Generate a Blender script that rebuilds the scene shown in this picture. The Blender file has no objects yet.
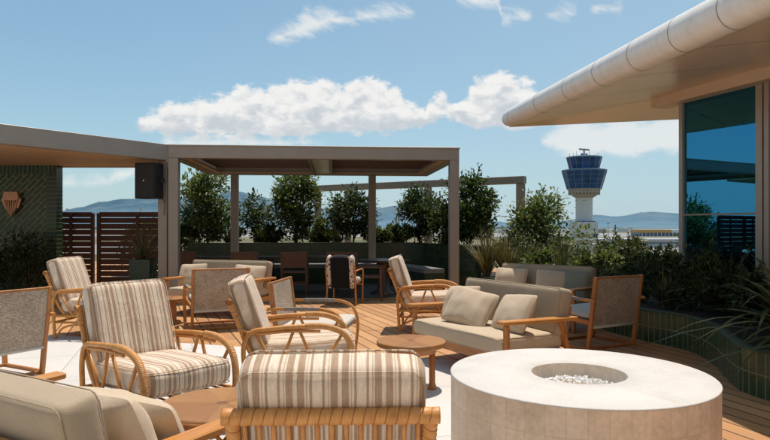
import bpy, math, random
from mathutils import Vector, Matrix, noise
random.seed(7)
PI = math.pi
R = math.radians
scene = bpy.context.scene
C = scene.collection

# ------------------------------------------------------------------ mesh builder
class MB:
    def __init__(s):
        s.v = []; s.f = []; s.uv = []; s.sm = []; s.mi = []
    def add(s, vs, fs, smooth=False, uvs=None, mi=0, M=None):
        o = len(s.v)
        for p in vs:
            p = Vector(p)
            s.v.append(M @ p if M else p)
        for k, f in enumerate(fs):
            s.f.append([i + o for i in f]); s.sm.append(smooth); s.mi.append(mi)
            s.uv.append(uvs[k] if uvs else [(0.0, 0.0)] * len(f))
        return s
    def box(s, c, size, rot=None, bev=0.0, mi=0):
        hx, hy, hz = size[0] / 2, size[1] / 2, size[2] / 2
        M = Matrix.Translation(c)
        if rot is not None: M = M @ rot.to_4x4()
        if bev <= 0:
            vs = [(x * hx, y * hy, z * hz) for z in (-1, 1) for y in (-1, 1) for x in (-1, 1)]
            fs = [(0, 2, 3, 1), (4, 5, 7, 6), (0, 1, 5, 4), (2, 6, 7, 3), (0, 4, 6, 2), (1, 3, 7, 5)]
            return s.add(vs, fs, M=M, mi=mi)
        b = min(bev, hx * .9, hy * .9, hz * .9)
        vs = []; idx = {}
        for sx in (-1, 1):
            for sy in (-1, 1):
                for sz in (-1, 1):
                    for a in range(3):
                        p = [sx * (hx - b), sy * (hy - b), sz * (hz - b)]
                        p[a] = (sx * hx, sy * hy, sz * hz)[a]
                        idx[(sx, sy, sz, a)] = len(vs); vs.append(p)
        fs = []
        for a in range(3):
            u, w = [(1, 2), (2, 0), (0, 1)][a]
            for sg in (-1, 1):
                q = []
                for (du, dw) in ((-1, -1), (1, -1), (1, 1), (-1, 1)):
                    t = [0, 0, 0]; t[a] = sg; t[u] = du; t[w] = dw
                    q.append(idx[(t[0], t[1], t[2], a)])
                fs.append(q if sg > 0 else q[::-1])
        for a in range(3):                      # edges parallel to axis a
            u, w = [(1, 2), (2, 0), (0, 1)][a]
            for su in (-1, 1):
                for sw in (-1, 1):
                    def k(sa, ax):
                        t = [0, 0, 0]; t[a] = sa; t[u] = su; t[w] = sw
                        return idx[(t[0], t[1], t[2], ax)]
                    q = [k(-1, u), k(1, u), k(1, w), k(-1, w)]
                    fs.append(q if su * sw < 0 else q[::-1])
        for sx in (-1, 1):
            for sy in (-1, 1):
                for sz in (-1, 1):
                    q = [idx[(sx, sy, sz, a)] for a in range(3)]
                    fs.append(q if sx * sy * sz > 0 else q[::-1])
        return s.add(vs, fs, M=M, mi=mi)
    def bar(s, p0, p1, w, h, bev=0.0, side=None, mi=0):
        p0 = Vector(p0); p1 = Vector(p1); d = (p1 - p0); L = d.length; d.normalize()
        sd = Vector(side) if side else (d.cross(Vector((0, 0, 1))) if abs(d.z) < .95 else Vector((1, 0, 0)))
        sd = (sd - d * sd.dot(d)).normalized(); up = sd.cross(d)
        rot = Matrix((sd, d, up)).transposed()
        return s.box((p0 + p1) / 2, (w, L, h), rot, bev, mi)
    def tube(s, path, r, seg=8, caps=True, rf=None, mi=0):
        P = [Vector(p) for p in path]; n = len(P)
        T = []
        for i in range(n):
            t = P[min(i + 1, n - 1)] - P[max(i - 1, 0)]
            T.append(t.normalized() if t.length > 1e-9 else Vector((0, 0, 1)))
        a = Vector((0, 0, 1)) if abs(T[0].z) < .9 else Vector((1, 0, 0))
        N = (a - T[0] * a.dot(T[0])).normalized()
        vs = []; L = 0; us = []
        for i in range(n):
            if i: L += (P[i] - P[i - 1]).length
            N = (N - T[i] * N.dot(T[i])).normalized(); B = T[i].cross(N)
            for k in range(seg):
                th = 2 * PI * k / seg
                rr = r[i] if isinstance(r, (list, tuple)) else r
                if rf: rr = rr * rf(L, th)
                vs.append(P[i] + N * (rr * math.cos(th)) + B * (rr * math.sin(th)))
            us.append(L)
        fs = []; uv = []
        for i in range(n - 1):
            for k in range(seg):
                k2 = (k + 1) % seg
                fs.append((i * seg + k, i * seg + k2, (i + 1) * seg + k2, (i + 1) * seg + k))
                uv.append([(us[i], k / seg), (us[i], (k + 1) / seg), (us[i + 1], (k + 1) / seg), (us[i + 1], k / seg)])
        if caps:
            fs.append(tuple(range(seg))[::-1]); uv.append([(0, 0)] * seg)
            fs.append(tuple((n - 1) * seg + k for k in range(seg))); uv.append([(0, 0)] * seg)
        return s.add(vs, fs, True, uv, mi)
    def sweep_rect(s, path, w, t, side=(1, 0, 0)):
        P = [Vector(p) for p in path]; n = len(P); S = Vector(side).normalized(); vs = []
        for i in range(n):
            T = (P[min(i + 1, n - 1)] - P[max(i - 1, 0)]).normalized()
            N = S.cross(T).normalized()
            for a, b in ((-1, -1), (1, -1), (1, 1), (-1, 1)):
                vs.append(P[i] + S * (a * w / 2) + N * (b * t / 2))
        fs = []
        for i in range(n - 1):
            for k in range(4):
                k2 = (k + 1) % 4
                fs.append((i * 4 + k, i * 4 + k2, (i + 1) * 4 + k2, (i + 1) * 4 + k))
        fs.append((3, 2, 1, 0)); o = (n - 1) * 4; fs.append((o, o + 1, o + 2, o + 3))
        return s.add(vs, fs)
    def lathe(s, prof, seg=32, c=(0, 0, 0), smooth=True, cap0=False, cap1=False):
        vs = []; n = len(prof)
        L = [0]
        for i in range(1, n):
            L.append(L[-1] + math.hypot(prof[i][0] - prof[i - 1][0], prof[i][1] - prof[i - 1][1]))
        for (r, z) in prof:
            for k in range(seg):
                th = 2 * PI * k / seg
                vs.append((c[0] + r * math.cos(th), c[1] + r * math.sin(th), c[2] + z))
        fs = []; uv = []
        rm = max(p[0] for p in prof)
        for i in range(n - 1):
            for k in range(seg):
                k2 = (k + 1) % seg
                fs.append((i * seg + k, i * seg + k2, (i + 1) * seg + k2, (i + 1) * seg + k))
                u0 = 2 * PI * rm * k / seg; u1 = 2 * PI * rm * (k + 1) / seg
                uv.append([(u0, L[i]), (u1, L[i]), (u1, L[i + 1]), (u0, L[i + 1])])
        if cap0: fs.append(tuple(range(seg))[::-1]); uv.append([(0, 0)] * seg)
        if cap1: fs.append(tuple((n - 1) * seg + k for k in range(seg))); uv.append([(0, 0)] * seg)
        return s.add(vs, fs, smooth, uv)
    def prism(s, poly, z0, z1):
        n = len(poly)
        A = sum(poly[i][0] * poly[(i + 1) % n][1] - poly[(i + 1) % n][0] * poly[i][1] for i in range(n))
        if A < 0: poly = poly[::-1]
        vs = [(p[0], p[1], z0) for p in poly] + [(p[0], p[1], z1) for p in poly]
        fs = [tuple(range(n))[::-1], tuple(range(n, 2 * n))]
        for i in range(n):
            j = (i + 1) % n; fs.append((i, j, n + j, n + i))
        return s.add(vs, fs)
    def quad(s, a, b, c, d, uv=None):
        return s.add([a, b, c, d], [(0, 1, 2, 3)], uvs=[uv] if uv else None)
    def build(s, name, mat, parent=None, loc=None):
        me = bpy.data.meshes.new(name)
        me.from_pydata([tuple(p) for p in s.v], [], s.f)
        me.polygons.foreach_set('use_smooth', s.sm)
        ul = me.uv_layers.new(name='UVMap')
        flat = [c for f in s.uv for p in f for c in p]
        ul.data.foreach_set('uv', flat)
        mats = mat if isinstance(mat, (list, tuple)) else [mat]
        for m in mats: me.materials.append(m)
        if len(mats) > 1: me.polygons.foreach_set('material_index', s.mi)
        me.update()
        o = bpy.data.objects.new(name, me); C.objects.link(o)
        if parent: o.parent = parent
        if loc: o.location = loc
        return o

def spline(pts, n=8):
    P = [Vector(p) for p in pts]; out = []
    for i in range(len(P) - 1):
        p0 = P[i - 1] if i else P[0] * 2 - P[1]
        p1, p2 = P[i], P[i + 1]
        p3 = P[i + 2] if i + 2 < len(P) else P[-1] * 2 - P[-2]
        for k in range(n):
            t = k / n
            out.append(0.5 * ((2 * p1) + (p2 - p0) * t + (2 * p0 - 5 * p1 + 4 * p2 - p3) * t * t + (3 * p1 - p0 - 3 * p2 + p3) * t ** 3))
    out.append(P[-1]); return out

def resample(path, step):
    out = [path[0]]; acc = 0
    for i in range(1, len(path)):
        a = path[i - 1]; b = path[i]; L = (b - a).length
        if L < 1e-9: continue
        t = step - acc
        while t <= L:
            out.append(a.lerp(b, t / L)); t += step
        acc = L - (t - step)
    out.append(path[-1]); return out

def thing(name, label, cat, loc=(0, 0, 0), rz=0.0, group=None):
    o = bpy.data.objects.new(name, None); C.objects.link(o)
    o.empty_display_size = .2
    o.location = loc; o.rotation_euler = (0, 0, rz)
    return tag(o, label, cat, group)
def tag(o, label, cat, group=None):
    o['label'] = label; o['category'] = cat
    if group: o['group'] = group
    return o
def struct(o):
    o['kind'] = 'structure'; return o
def dup(root, loc, rz, label, group=None, rot=None):
    r = root.copy(); C.objects.link(r); r.location = loc
    r.rotation_euler = rot if rot else (0, 0, rz)
    r['label'] = label
    if group: r['group'] = group
    for ch in list(root.children):
        c = ch.copy(); C.objects.link(c); c.parent = r
        for g in list(ch.children):
            d = g.copy(); C.objects.link(d); d.parent = c
    return r
def yaw(fx, fy): return math.atan2(-fx, fy)

# ------------------------------------------------------------------ node helpers
class NT:
    def __init__(s, tree): s.t = tree; s.x = 0
    def n(s, typ, **kw):
        nd = s.t.nodes.new(typ); s.x += 30; nd.location = (s.x, 0)
        for k, v in kw.items(): setattr(nd, k, v)
        return nd
    def L(s, a, b): s.t.links.new(a, b)
    def setin(s, sock, v):
        if hasattr(v, 'links') or isinstance(v, bpy.types.NodeSocket): s.L(v, sock)
        else: sock.default_value = v
    def m(s, op, a, b=None, c=None, clamp=False):
        nd = s.n('ShaderNodeMath', operation=op, use_clamp=clamp)
        s.setin(nd.inputs[0], a)
        if b is not None: s.setin(nd.inputs[1], b)
        if c is not None: s.setin(nd.inputs[2], c)
        return nd.outputs[0]
    def vm(s, op, a, b=None):
        nd = s.n('ShaderNodeVectorMath', operation=op)
        s.setin(nd.inputs[0], a)
        if b is not None: s.setin(nd.inputs[1], b)
        return nd.outputs[0]
    def comb(s, x, y, z=0.0):
        nd = s.n('ShaderNodeCombineXYZ')
        for i, v in enumerate((x, y, z)): s.setin(nd.inputs[i], v)
        return nd.outputs[0]
    def sep(s, v):
        nd = s.n('ShaderNodeSeparateXYZ'); s.L(v, nd.inputs[0]); return nd.outputs
    def noise(s, vec, scale, detail=3.0, rough=.5, dist=0.0):
        nd = s.n('ShaderNodeTexNoise')
        if vec is not None: s.L(vec, nd.inputs['Vector'])
        nd.inputs['Scale'].default_value = scale; nd.inputs['Detail'].default_value = detail
        nd.inputs['Roughness'].default_value = rough; nd.inputs['Distortion'].default_value = dist
        return nd.outputs[0]
    def ramp(s, fac, stops, interp='LINEAR'):
        nd = s.n('ShaderNodeValToRGB'); cr = nd.color_ramp; cr.interpolation = interp
        while len(cr.elements) > 1: cr.elements.remove(cr.elements[-1])
        cr.elements[0].position = stops[0][0]; cr.elements[0].color = (*stops[0][1], 1)
        for p, c in stops[1:]:
            e = cr.elements.new(p); e.color = (*c, 1)
        s.L(fac, nd.inputs[0]); return nd.outputs[0]
    def mix(s, fac, a, b, mode='MIX'):
        nd = s.n('ShaderNodeMix', data_type='RGBA', blend_type=mode)
        s.setin(nd.inputs['Factor'], fac)
        for k, v in ((6, a), (7, b)):
            if isinstance(v, tuple): nd.inputs[k].default_value = (*v[:3], 1)
            else: s.L(v, nd.inputs[k])
        return nd.outputs[2]
    def bump(s, h, strength=.3, dist=.01):
        nd = s.n('ShaderNodeBump'); s.L(h, nd.inputs['Height'])
        nd.inputs['Strength'].default_value = strength; nd.inputs['Distance'].default_value = dist
        return nd.outputs[0]
    def brick(s, vec, w, h, mortar, c1, c2, cm, off=.5, freq=2, bias=0.0, smooth=0.1):
        nd = s.n('ShaderNodeTexBrick', offset=off, offset_frequency=freq)
        s.L(vec, nd.inputs['Vector'])
        for k, v in (('Color1', c1), ('Color2', c2), ('Mortar', cm)): nd.inputs[k].default_value = (*v, 1)
        nd.inputs['Scale'].default_value = 1; nd.inputs['Mortar Size'].default_value = mortar
        nd.inputs['Mortar Smooth'].default_value = smooth; nd.inputs['Bias'].default_value = bias
        nd.inputs['Brick Width'].default_value = w; nd.inputs['Row Height'].default_value = h
        return nd.outputs['Color'], nd.outputs['Fac']

def new_mat(name):
    m = bpy.data.materials.new(name); m.use_nodes = True
    m.node_tree.nodes.clear()
    t = NT(m.node_tree)
    out = t.n('ShaderNodeOutputMaterial'); b = t.n('ShaderNodeBsdfPrincipled')
    t.L(b.outputs[0], out.inputs[0])
    return m, t, b, out
def mul(c, k): return tuple(min(1, x * k) for x in c)

def plain(name, col, rough=.6, metal=0.0, var=.12, vscale=6.0, bump=.1, bscale=60.0, bdist=.004, stretch=None, spec=.5):
    m, t, b, out = new_mat(name)
    tc = t.n('ShaderNodeTexCoord'); v = tc.outputs['Object']
    vv = t.vm('MULTIPLY', v, stretch) if stretch else v
    nz = t.noise(vv, vscale, 5, .6)
    colr = t.ramp(nz, [(.3, mul(col, 1 - var)), (.7, mul(col, 1 + var))])
    t.L(colr, b.inputs['Base Color'])
    b.inputs['Roughness'].default_value = rough; b.inputs['Metallic'].default_value = metal
    b.inputs['Specular IOR Level'].default_value = spec
    if bump > 0:
        t.L(t.bump(t.noise(vv, bscale, 3), bump, bdist), b.inputs['Normal'])
    return m

def wood(name, c1, c2, rough=.5, axis=1, scale=9.0):
    m, t, b, out = new_mat(name)
    tc = t.n('ShaderNodeTexCoord'); v = tc.outputs['Object']
    st = [14.0, 14.0, 14.0]; st[axis] = 1.2
    vv = t.vm('MULTIPLY', v, tuple(st))
    nz = t.noise(vv, scale * .35, 6, .65, .6)
    n2 = t.noise(v, 3.0, 2)
    f = t.m('ADD', t.m('MULTIPLY', nz, .75), t.m('MULTIPLY', n2, .25))
    t.L(t.ramp(f, [(.32, c1), (.5, tuple((a + d) / 2 for a, d in zip(c1, c2))), (.66, c2)]), b.inputs['Base Color'])
    b.inputs['Roughness'].default_value = rough
    t.L(t.bump(nz, .15, .003), b.inputs['Normal'])
    return m

def rattan(name, c1, c2):
    m, t, b, out = new_mat(name)
    tc = t.n('ShaderNodeTexCoord'); v = tc.outputs['Object']
    nz = t.noise(v, 14, 5, .6); n2 = t.noise(v, 120, 2)
    f = t.m('ADD', t.m('MULTIPLY', nz, .7), t.m('MULTIPLY', n2, .3))
    t.L(t.ramp(f, [(.3, c1), (.7, c2)]), b.inputs['Base Color'])
    b.inputs['Roughness'].default_value = .42
    t.L(t.bump(n2, .15, .003), b.inputs['Normal'])
    return m

def wrapped(name, c1, c2, period):
    m, t, b, out = new_mat(name)
    uv = t.n('ShaderNodeUVMap').outputs[0]
    x, y, z = t.sep(uv)
    s = t.m('FRACT', t.m('ADD', t.m('DIVIDE', x, period), y))
    gap = t.m('LESS_THAN', s, .10)
    fib = t.noise(t.comb(t.m('MULTIPLY', x, 260), t.m('MULTIPLY', y, 3)), 1.0, 3)
    tc = t.n('ShaderNodeTexCoord'); nz = t.noise(tc.outputs['Object'], 20, 3)
    base = t.ramp(t.m('ADD', t.m('MULTIPLY', fib, .5), t.m('MULTIPLY', nz, .5)), [(.3, c1), (.7, c2)])
    t.L(t.mix(gap, base, mul(c1, .62)), b.inputs['Base Color'])
    b.inputs['Roughness'].default_value = .5
    h = t.m('ADD', t.m('MULTIPLY', t.m('SINE', t.m('MULTIPLY', s, PI)), 1.0), t.m('MULTIPLY', fib, .25))
    t.L(t.bump(h, .6, .004), b.inputs['Normal'])
    return m

def fabric(name, col, var=.08, weave=1100.0, rough=.9):
    m, t, b, out = new_mat(name)
    tc = t.n('ShaderNodeTexCoord'); v = tc.outputs['Object']
    x, y, z = t.sep(v)
    w = t.m('MULTIPLY', t.m('SINE', t.m('MULTIPLY', t.m('ADD', x, t.m('MULTIPLY', y, .31)), weave)), t.m('SINE', t.m('MULTIPLY', t.m('ADD', z, t.m('MULTIPLY', y, .83)), weave)))
    nz = t.noise(v, 5, 4, .6); n3 = t.noise(v, 90, 3, .7)
    f = t.m('ADD', t.m('ADD', t.m('MULTIPLY', nz, .5), t.m('MULTIPLY', n3, .4)), t.m('MULTIPLY', w, .08))
    t.L(t.ramp(f, [(.25, mul(col, 1 - 2 * var)), (.7, mul(col, 1 + var))]), b.inputs['Base Color'])
    b.inputs['Roughness'].default_value = rough; b.inputs['Specular IOR Level'].default_value = .15
    b.inputs['Sheen Weight'].default_value = .15
    hh = t.m('ADD', t.m('MULTIPLY', w, .15), t.m('MULTIPLY', t.noise(v, 5, 3, .5, 1.0), 1.6))
    t.L(t.bump(hh, .35, .014), b.inputs['Normal'])
    return m

def striped(name):
    m, t, b, out = new_mat(name)
    tc = t.n('ShaderNodeTexCoord'); v = tc.outputs['Object']
    x, y, z = t.sep(v)
    wob = t.m('MULTIPLY', t.m('SUBTRACT', t.noise(v, 6, 2), .5), .006)
    s = t.m('FRACT', t.m('ADD', t.m('DIVIDE', t.m('ADD', x, wob), .137), 10.40))
    W = (.80, .68, .55); B = (.46, .325, .22); T = (.58, .44, .32)
    e = .008; st = [(0, W)]
    for a_, b_, c_ in ((.19, .25, B), (.318, .345, T), (.378, .54, B), (.63, .79, B), (.832, .858, T), (.91, .97, B)):
        st += [(a_ - e, W), (a_ + e, c_), (b_ - e, c_), (b_ + e, W)]
    col = t.ramp(s, st)
    slub = t.noise(t.vm('MULTIPLY', v, (160.0, 14.0, 14.0)), 1.0, 3, .7)
    col = t.mix(1.0, col, t.ramp(slub, [(.25, (.72, .70, .68)), (.7, (1, 1, 1))]), 'MULTIPLY')
    th = t.noise(v, 240, 2)
    col = t.mix(.5, col, t.ramp(th, [(.3, (.75, .75, .75)), (.65, (1, 1, 1))]), 'MULTIPLY')
    t.L(col, b.inputs['Base Color'])
    b.inputs['Roughness'].default_value = .92; b.inputs['Specular IOR Level'].default_value = .12
    b.inputs['Sheen Weight'].default_value = .15
    hh = t.m('ADD', t.m('MULTIPLY', th, .12), t.m('MULTIPLY', t.noise(v, 5, 3, .5, 1.0), 1.8))
    t.L(t.bump(hh, .4, .014), b.inputs['Normal'])
    return m

def woven(name, c1, c2, axes=(0, 2), w=.017, h=.0125):
    m, t, b, out = new_mat(name)
    tc = t.n('ShaderNodeTexCoord'); xs = t.sep(tc.outputs['Object'])
    vec = t.comb(xs[axes[0]], xs[axes[1]])
    col, fac = t.brick(vec, w, h, .0018, c1, c2, mul(c1, .38), .5, 2, -.1, .8)
    nz = t.noise(tc.outputs['Object'], 7, 4, .6)
    col = t.mix(1.0, col, t.ramp(nz, [(.3, (.8, .79, .78)), (.7, (1.0, 1.0, 1.0))]), 'MULTIPLY')
    t.L(col, b.inputs['Base Color'])
    b.inputs['Roughness'].default_value = .85
    t.L(t.bump(t.m('SUBTRACT', 1.0, fac), .8, .004), b.inputs['Normal'])
    return m

def tiles(name, w, h, c1, c2, cm, mortar=.004, rough=.18, off=0.0, rot45=False, wob=.25):
    m, t, b, out = new_mat(name)
    uv = t.n('ShaderNodeUVMap').outputs[0]
    if rot45:
        x, y, z = t.sep(uv)
        uv = t.comb(t.m('MULTIPLY', t.m('ADD', x, y), .7071), t.m('MULTIPLY', t.m('SUBTRACT', y, x), .7071))
    tc = t.n('ShaderNodeTexCoord')
    col, fac = t.brick(uv, w, h, mortar, c1, c2, cm, off, 2, 0.0, .1)
    nz = t.noise(tc.outputs['Object'], 4, 5, .65)
    n2 = t.noise(tc.outputs['Object'], 35, 3, .6)
    col = t.mix(1.0, col, t.ramp(t.m('ADD', t.m('MULTIPLY', nz, .6), t.m('MULTIPLY', n2, .4)), [(.3, (.6, .62, .6)), (.7, (1, 1, 1))]), 'MULTIPLY')
    t.L(col, b.inputs['Base Color'])
    t.L(t.m('ADD', t.m('MULTIPLY', fac, .5), t.m('ADD', rough, t.m('MULTIPLY', n2, .12))), b.inputs['Roughness'])
    hgt = t.m('ADD', t.m('SUBTRACT', 1.0, fac), t.m('MULTIPLY', t.noise(tc.outputs['Object'], 9, 2), wob))
    t.L(t.bump(hgt, .5, .006), b.inputs['Normal'])
    return m

def leafmat(name, stops, trans=.40, rough=.45):
    m, t, b, out = new_mat(name)
    g = t.n('ShaderNodeNewGeometry')
    tc = t.n('ShaderNodeTexCoord')
    nz = t.noise(tc.outputs['Object'], 3.2, 3, .6)
    f = t.m('ADD', t.m('MULTIPLY', g.outputs['Random Per Island'], .6), t.m('MULTIPLY', nz, .4))
    col = t.ramp(f, stops)
    t.L(col, b.inputs['Base Color']); b.inputs['Roughness'].default_value = rough
    b.inputs['Specular IOR Level'].default_value = .35
    tr = t.n('ShaderNodeBsdfTranslucent'); t.L(t.mix(1.0, col, (1.0, 1.0, .55), 'MULTIPLY'), tr.inputs[0])
    mx = t.n('ShaderNodeMixShader'); mx.inputs[0].default_value = trans
    t.L(b.outputs[0], mx.inputs[1]); t.L(tr.outputs[0], mx.inputs[2]); t.L(mx.outputs[0], out.inputs[0])
    return m

M = {}
M['rattan'] = rattan('rattan_cane', (.40, .145, .028), (.68, .335, .092))
M['rattan_wrap'] = wrapped('rattan_wrap', (.44, .165, .035), (.68, .335, .095), .034)
M['rattan_weave'] = wrapped('rattan_weave', (.45, .185, .045), (.70, .37, .12), .011)
M['teak'] = wood('teak_wood', (.30, .105, .026), (.48, .205, .06), .45, 2)
M['teak_x'] = wood('teak_wood_long', (.30, .105, .026), (.50, .22, .07), .45, 0)
M['teak_y'] = wood('teak_wood_arm', (.38, .14, .028), (.60, .28, .075), .42, 1)
M['dark_wood'] = wood('dark_stained_wood', (.075, .030, .015), (.17, .07, .034), .5, 2)
M['slat_wood'] = wood('slat_wood', (.040, .013, .008), (.085, .028, .016), .6, 0)
M['stripe'] = striped('striped_fabric')
M['stripe_pipe'] = fabric('piping_fabric', (.55, .47, .38))
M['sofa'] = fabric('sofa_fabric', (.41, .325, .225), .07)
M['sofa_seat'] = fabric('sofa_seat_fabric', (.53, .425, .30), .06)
M['pillow'] = fabric('pillow_fabric', (.58, .46, .325), .08)
M['pillow_sage'] = fabric('sage_pillow_fabric', (.22, .225, .17), .08)
M['weave'] = woven('rope_weave', (.66, .54, .42), (.40, .30, .22))
M['weave_arm'] = woven('rope_weave_arm', (.44, .37, .31), (.30, .25, .21), (1, 0), .006, .05)
M['pad'] = fabric('seat_pad_fabric', (.58, .53, .46), .06)
M['taupe'] = plain('taupe_metal', (.30, .262, .22), .42, .15, .06, 3, .04, 200)
M['taupe_rail'] = plain('taupe_rail_metal', (.19, .17, .125), .5, .1, .08, 3, .04, 200)
M['soffit'] = wood('warm_soffit', (.50, .32, .18), (.64, .44, .27), .6, 1, 4)
M['louvre'] = plain('brown_louvre', (.10, .062, .042), .45, .2, .15, 2, .05, 50)
M['ledge'] = plain('pale_ledge', (.55, .42, .29), .5, 0, .06, 3, .03, 50)
M['pale'] = plain('pale_panel', (.50, .53, .45), .3, 0, .08, 4, .03, 40)
M['black'] = plain('black_plastic', (.012, .012, .013), .5, 0, .1, 20, .1, 300)
M['white'] = plain('white_plastic', (.75, .75, .73), .5)
M['concrete'] = plain('pit_plaster', (.56, .53, .49), .75, 0, .07, 3.0, .25, 45, .003)
M['pit_tile'] = tiles('pit_side_tile', .105, .17, (.92, .72, .535), (.82, .61, .44), (.79, .59, .43), .0020, .5, 0.0, False, .2)
M['bowl'] = plain('bowl_stone', (.72, .60, .47), .8, 0, .15, 14, .2, 60)
M['stone'] = plain('white_glass_stone', (.80, .79, .77), .25, 0, .1, 30, .1, 80)
M['green_tile'] = tiles('green_planter_tile', .085, .19, (.016, .060, .030), (.032, .090, .042), (.25, .24, .13), .0050, .2)
M['green_dark'] = tiles('dark_green_bar_tile', .085, .215, (.018, .050, .028), (.028, .066, .034), (.10, .115, .07), .0045, .2)
M['green_wall'] = tiles('green_wall_tile', .27, .09, (.010, .052, .026), (.022, .078, .038), (.46, .34, .14), .006, .22, .5, True)
M['green_edge'] = tiles('green_border_tile', .085, .26, (.012, .050, .028), (.022, .070, .038), (.30, .25, .12), .006, .22)
M['coping'] = plain('green_coping', (.040, .065, .034), .6, 0, .25, 12, .15, 30, spec=.2)
M['soil'] = plain('planter_soil', (.035, .025, .018), .95, 0, .4, 8, .6, 30, .03)
M['copper'] = plain('copper_lamp', (.52, .27, .16), .35, .5, .1, 8)
M['eave'] = plain('cream_metal', (.76, .67, .55), .3, .1, .05, 2.2, .05, 4, .02)
m, t, b, out = new_mat('weathered_eave'); tc = t.n('ShaderNodeTexCoord'); v = tc.outputs['Object']
nz = t.noise(t.vm('MULTIPLY', v, (3.0, 9.0, 1.2)), 1.0, 5, .65); n2 = t.noise(v, 14, 4, .6)
t.L(t.ramp(t.m('ADD', t.m('MULTIPLY', nz, .7), t.m('MULTIPLY', n2, .3)), [(.3, (.70, .655, .60)), (.5, (.80, .76, .70)), (.7, (.84, .805, .75))]), b.inputs['Base Color'])
t.L(t.m('ADD', .22, t.m('MULTIPLY', n2, .25)), b.inputs['Roughness']); t.L(t.bump(nz, .12, .02), b.inputs['Normal']); M['eave'] = m
M['eave_under'] = plain('cream_soffit', (.86, .70, .53), .28, .05, .06, 1.5, .1, 2.5, .03)
M['joint'] = plain('joint_dark', (.30, .26, .22), .5)
M['header'] = plain('header_tan', (.68, .53, .39), .5, 0, .05, 3)
M['frame'] = plain('window_frame_metal', (.42, .37, .32), .35, .3, .05, 4)
M['wall_dark'] = plain('building_wall', (.10, .09, .08), .7)
M['bark'] = plain('bark', (.085, .06, .04), .9, 0, .3, 20, .5, 40, .01)
M['tile_white'] = None
M['cushion_black'] = fabric('black_seat_fabric', (.010, .011, .013), .1)
M['bench'] = fabric('bench_fabric', (.20, .20, .19), .08)
M['table_dark'] = wood('dark_table_wood', (.03, .018, .012), (.075, .04, .025), .3, 0)
M['hvac'] = plain('grey_metal', (.35, .35, .34), .5, .2)

# floral fabric
m, t, b, out = new_mat('floral_fabric')
tc = t.n('ShaderNodeTexCoord')
vo = t.n('ShaderNodeTexVoronoi'); vo.inputs['Scale'].default_value = 22; t.L(t.vm('ADD', tc.outputs['Object'], (3.1, .7, .2)), vo.inputs[0])
nz = t.noise(tc.outputs['Object'], 18, 3, .6, 1.2)
t.L(t.ramp(t.m('ADD', vo.outputs[0], t.m('MULTIPLY', nz, .5)), [(.5, (.02, .024, .035)), (.56, (.02, .024, .035)), (.6, (.55, .46, .38)), (.8, (.62, .55, .47))]), b.inputs['Base Color'])
b.inputs['Roughness'].default_value = .9
M['floral'] = m

# deck
m, t, b, out = new_mat('deck_planks')
tc = t.n('ShaderNodeTexCoord'); x, y, z = t.sep(tc.outputs['Object'])
u = t.m('SUBTRACT', t.m('MULTIPLY', x, .355), t.m('MULTIPLY', y, .935)); v = t.m('ADD', t.m('MULTIPLY', x, .935), t.m('MULTIPLY', y, .355))
vec = t.comb(t.m('ADD', u, 40.0), t.m('ADD', v, 40.0))
col, fac = t.brick(vec, 3.2, .165, .0085, (.62, .33, .135), (.44, .215, .082), (.07, .036, .02), .37, 3, 0, .05)
gr = t.noise(t.comb(t.m('MULTIPLY', u, 2.0), t.m('MULTIPLY', v, 60.0)), 1.0, 5, .65)
st = t.noise(tc.outputs['Object'], 1.3, 4, .6)
col = t.mix(1.0, col, t.ramp(t.m('ADD', t.m('MULTIPLY', gr, .6), t.m('MULTIPLY', st, .4)), [(.3, (.66, .64, .62)), (.7, (1, 1, 1))]), 'MULTIPLY')
t.L(col, b.inputs['Base Color']); b.inputs['Roughness'].default_value = .6
gv = t.m('SINE', t.m('MULTIPLY', v, 2 * PI / .0165))
hh = t.m('ADD', t.m('SUBTRACT', 1.0, fac), t.m('ADD', t.m('MULTIPLY', gr, .2), t.m('MULTIPLY', gv, .06)))
t.L(t.bump(hh, .6, .006), b.inputs['Normal'])
M['deck'] = m

# pale floor slabs
m, t, b, out = new_mat('pale_floor')
tc = t.n('ShaderNodeTexCoord')
x, y, z = t.sep(tc.outputs['Object'])
u = t.m('ADD', t.m('MULTIPLY', x, .95), t.m('MULTIPLY', y, .30)); v = t.m('SUBTRACT', t.m('MULTIPLY', y, .95), t.m('MULTIPLY', x, .30))
col, fac = t.brick(t.comb(t.m('ADD', u, 20.3), t.m('ADD', v, 20.1)), 1.2, 1.2, .0045, (.65, .62, .585), (.575, .55, .515), (.34, .315, .285), 0.0, 2, 0, .1)
nz = t.noise(tc.outputs['Object'], 1.7, 6, .65); n2 = t.noise(tc.outputs['Object'], 60, 3, .7)
col = t.mix(1.0, col, t.ramp(t.m('ADD', t.m('MULTIPLY', nz, .65), t.m('MULTIPLY', n2, .35)), [(.3, (.86, .85, .84)), (.68, (1, 1, 1))]), 'MULTIPLY')
t.L(col, b.inputs['Base Color']); b.inputs['Roughness'].default_value = .55
t.L(t.bump(t.m('ADD', t.m('SUBTRACT', 1.0, fac), t.m('MULTIPLY', n2, .3)), .2, .004), b.inputs['Normal'])
M['floor'] = m

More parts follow.
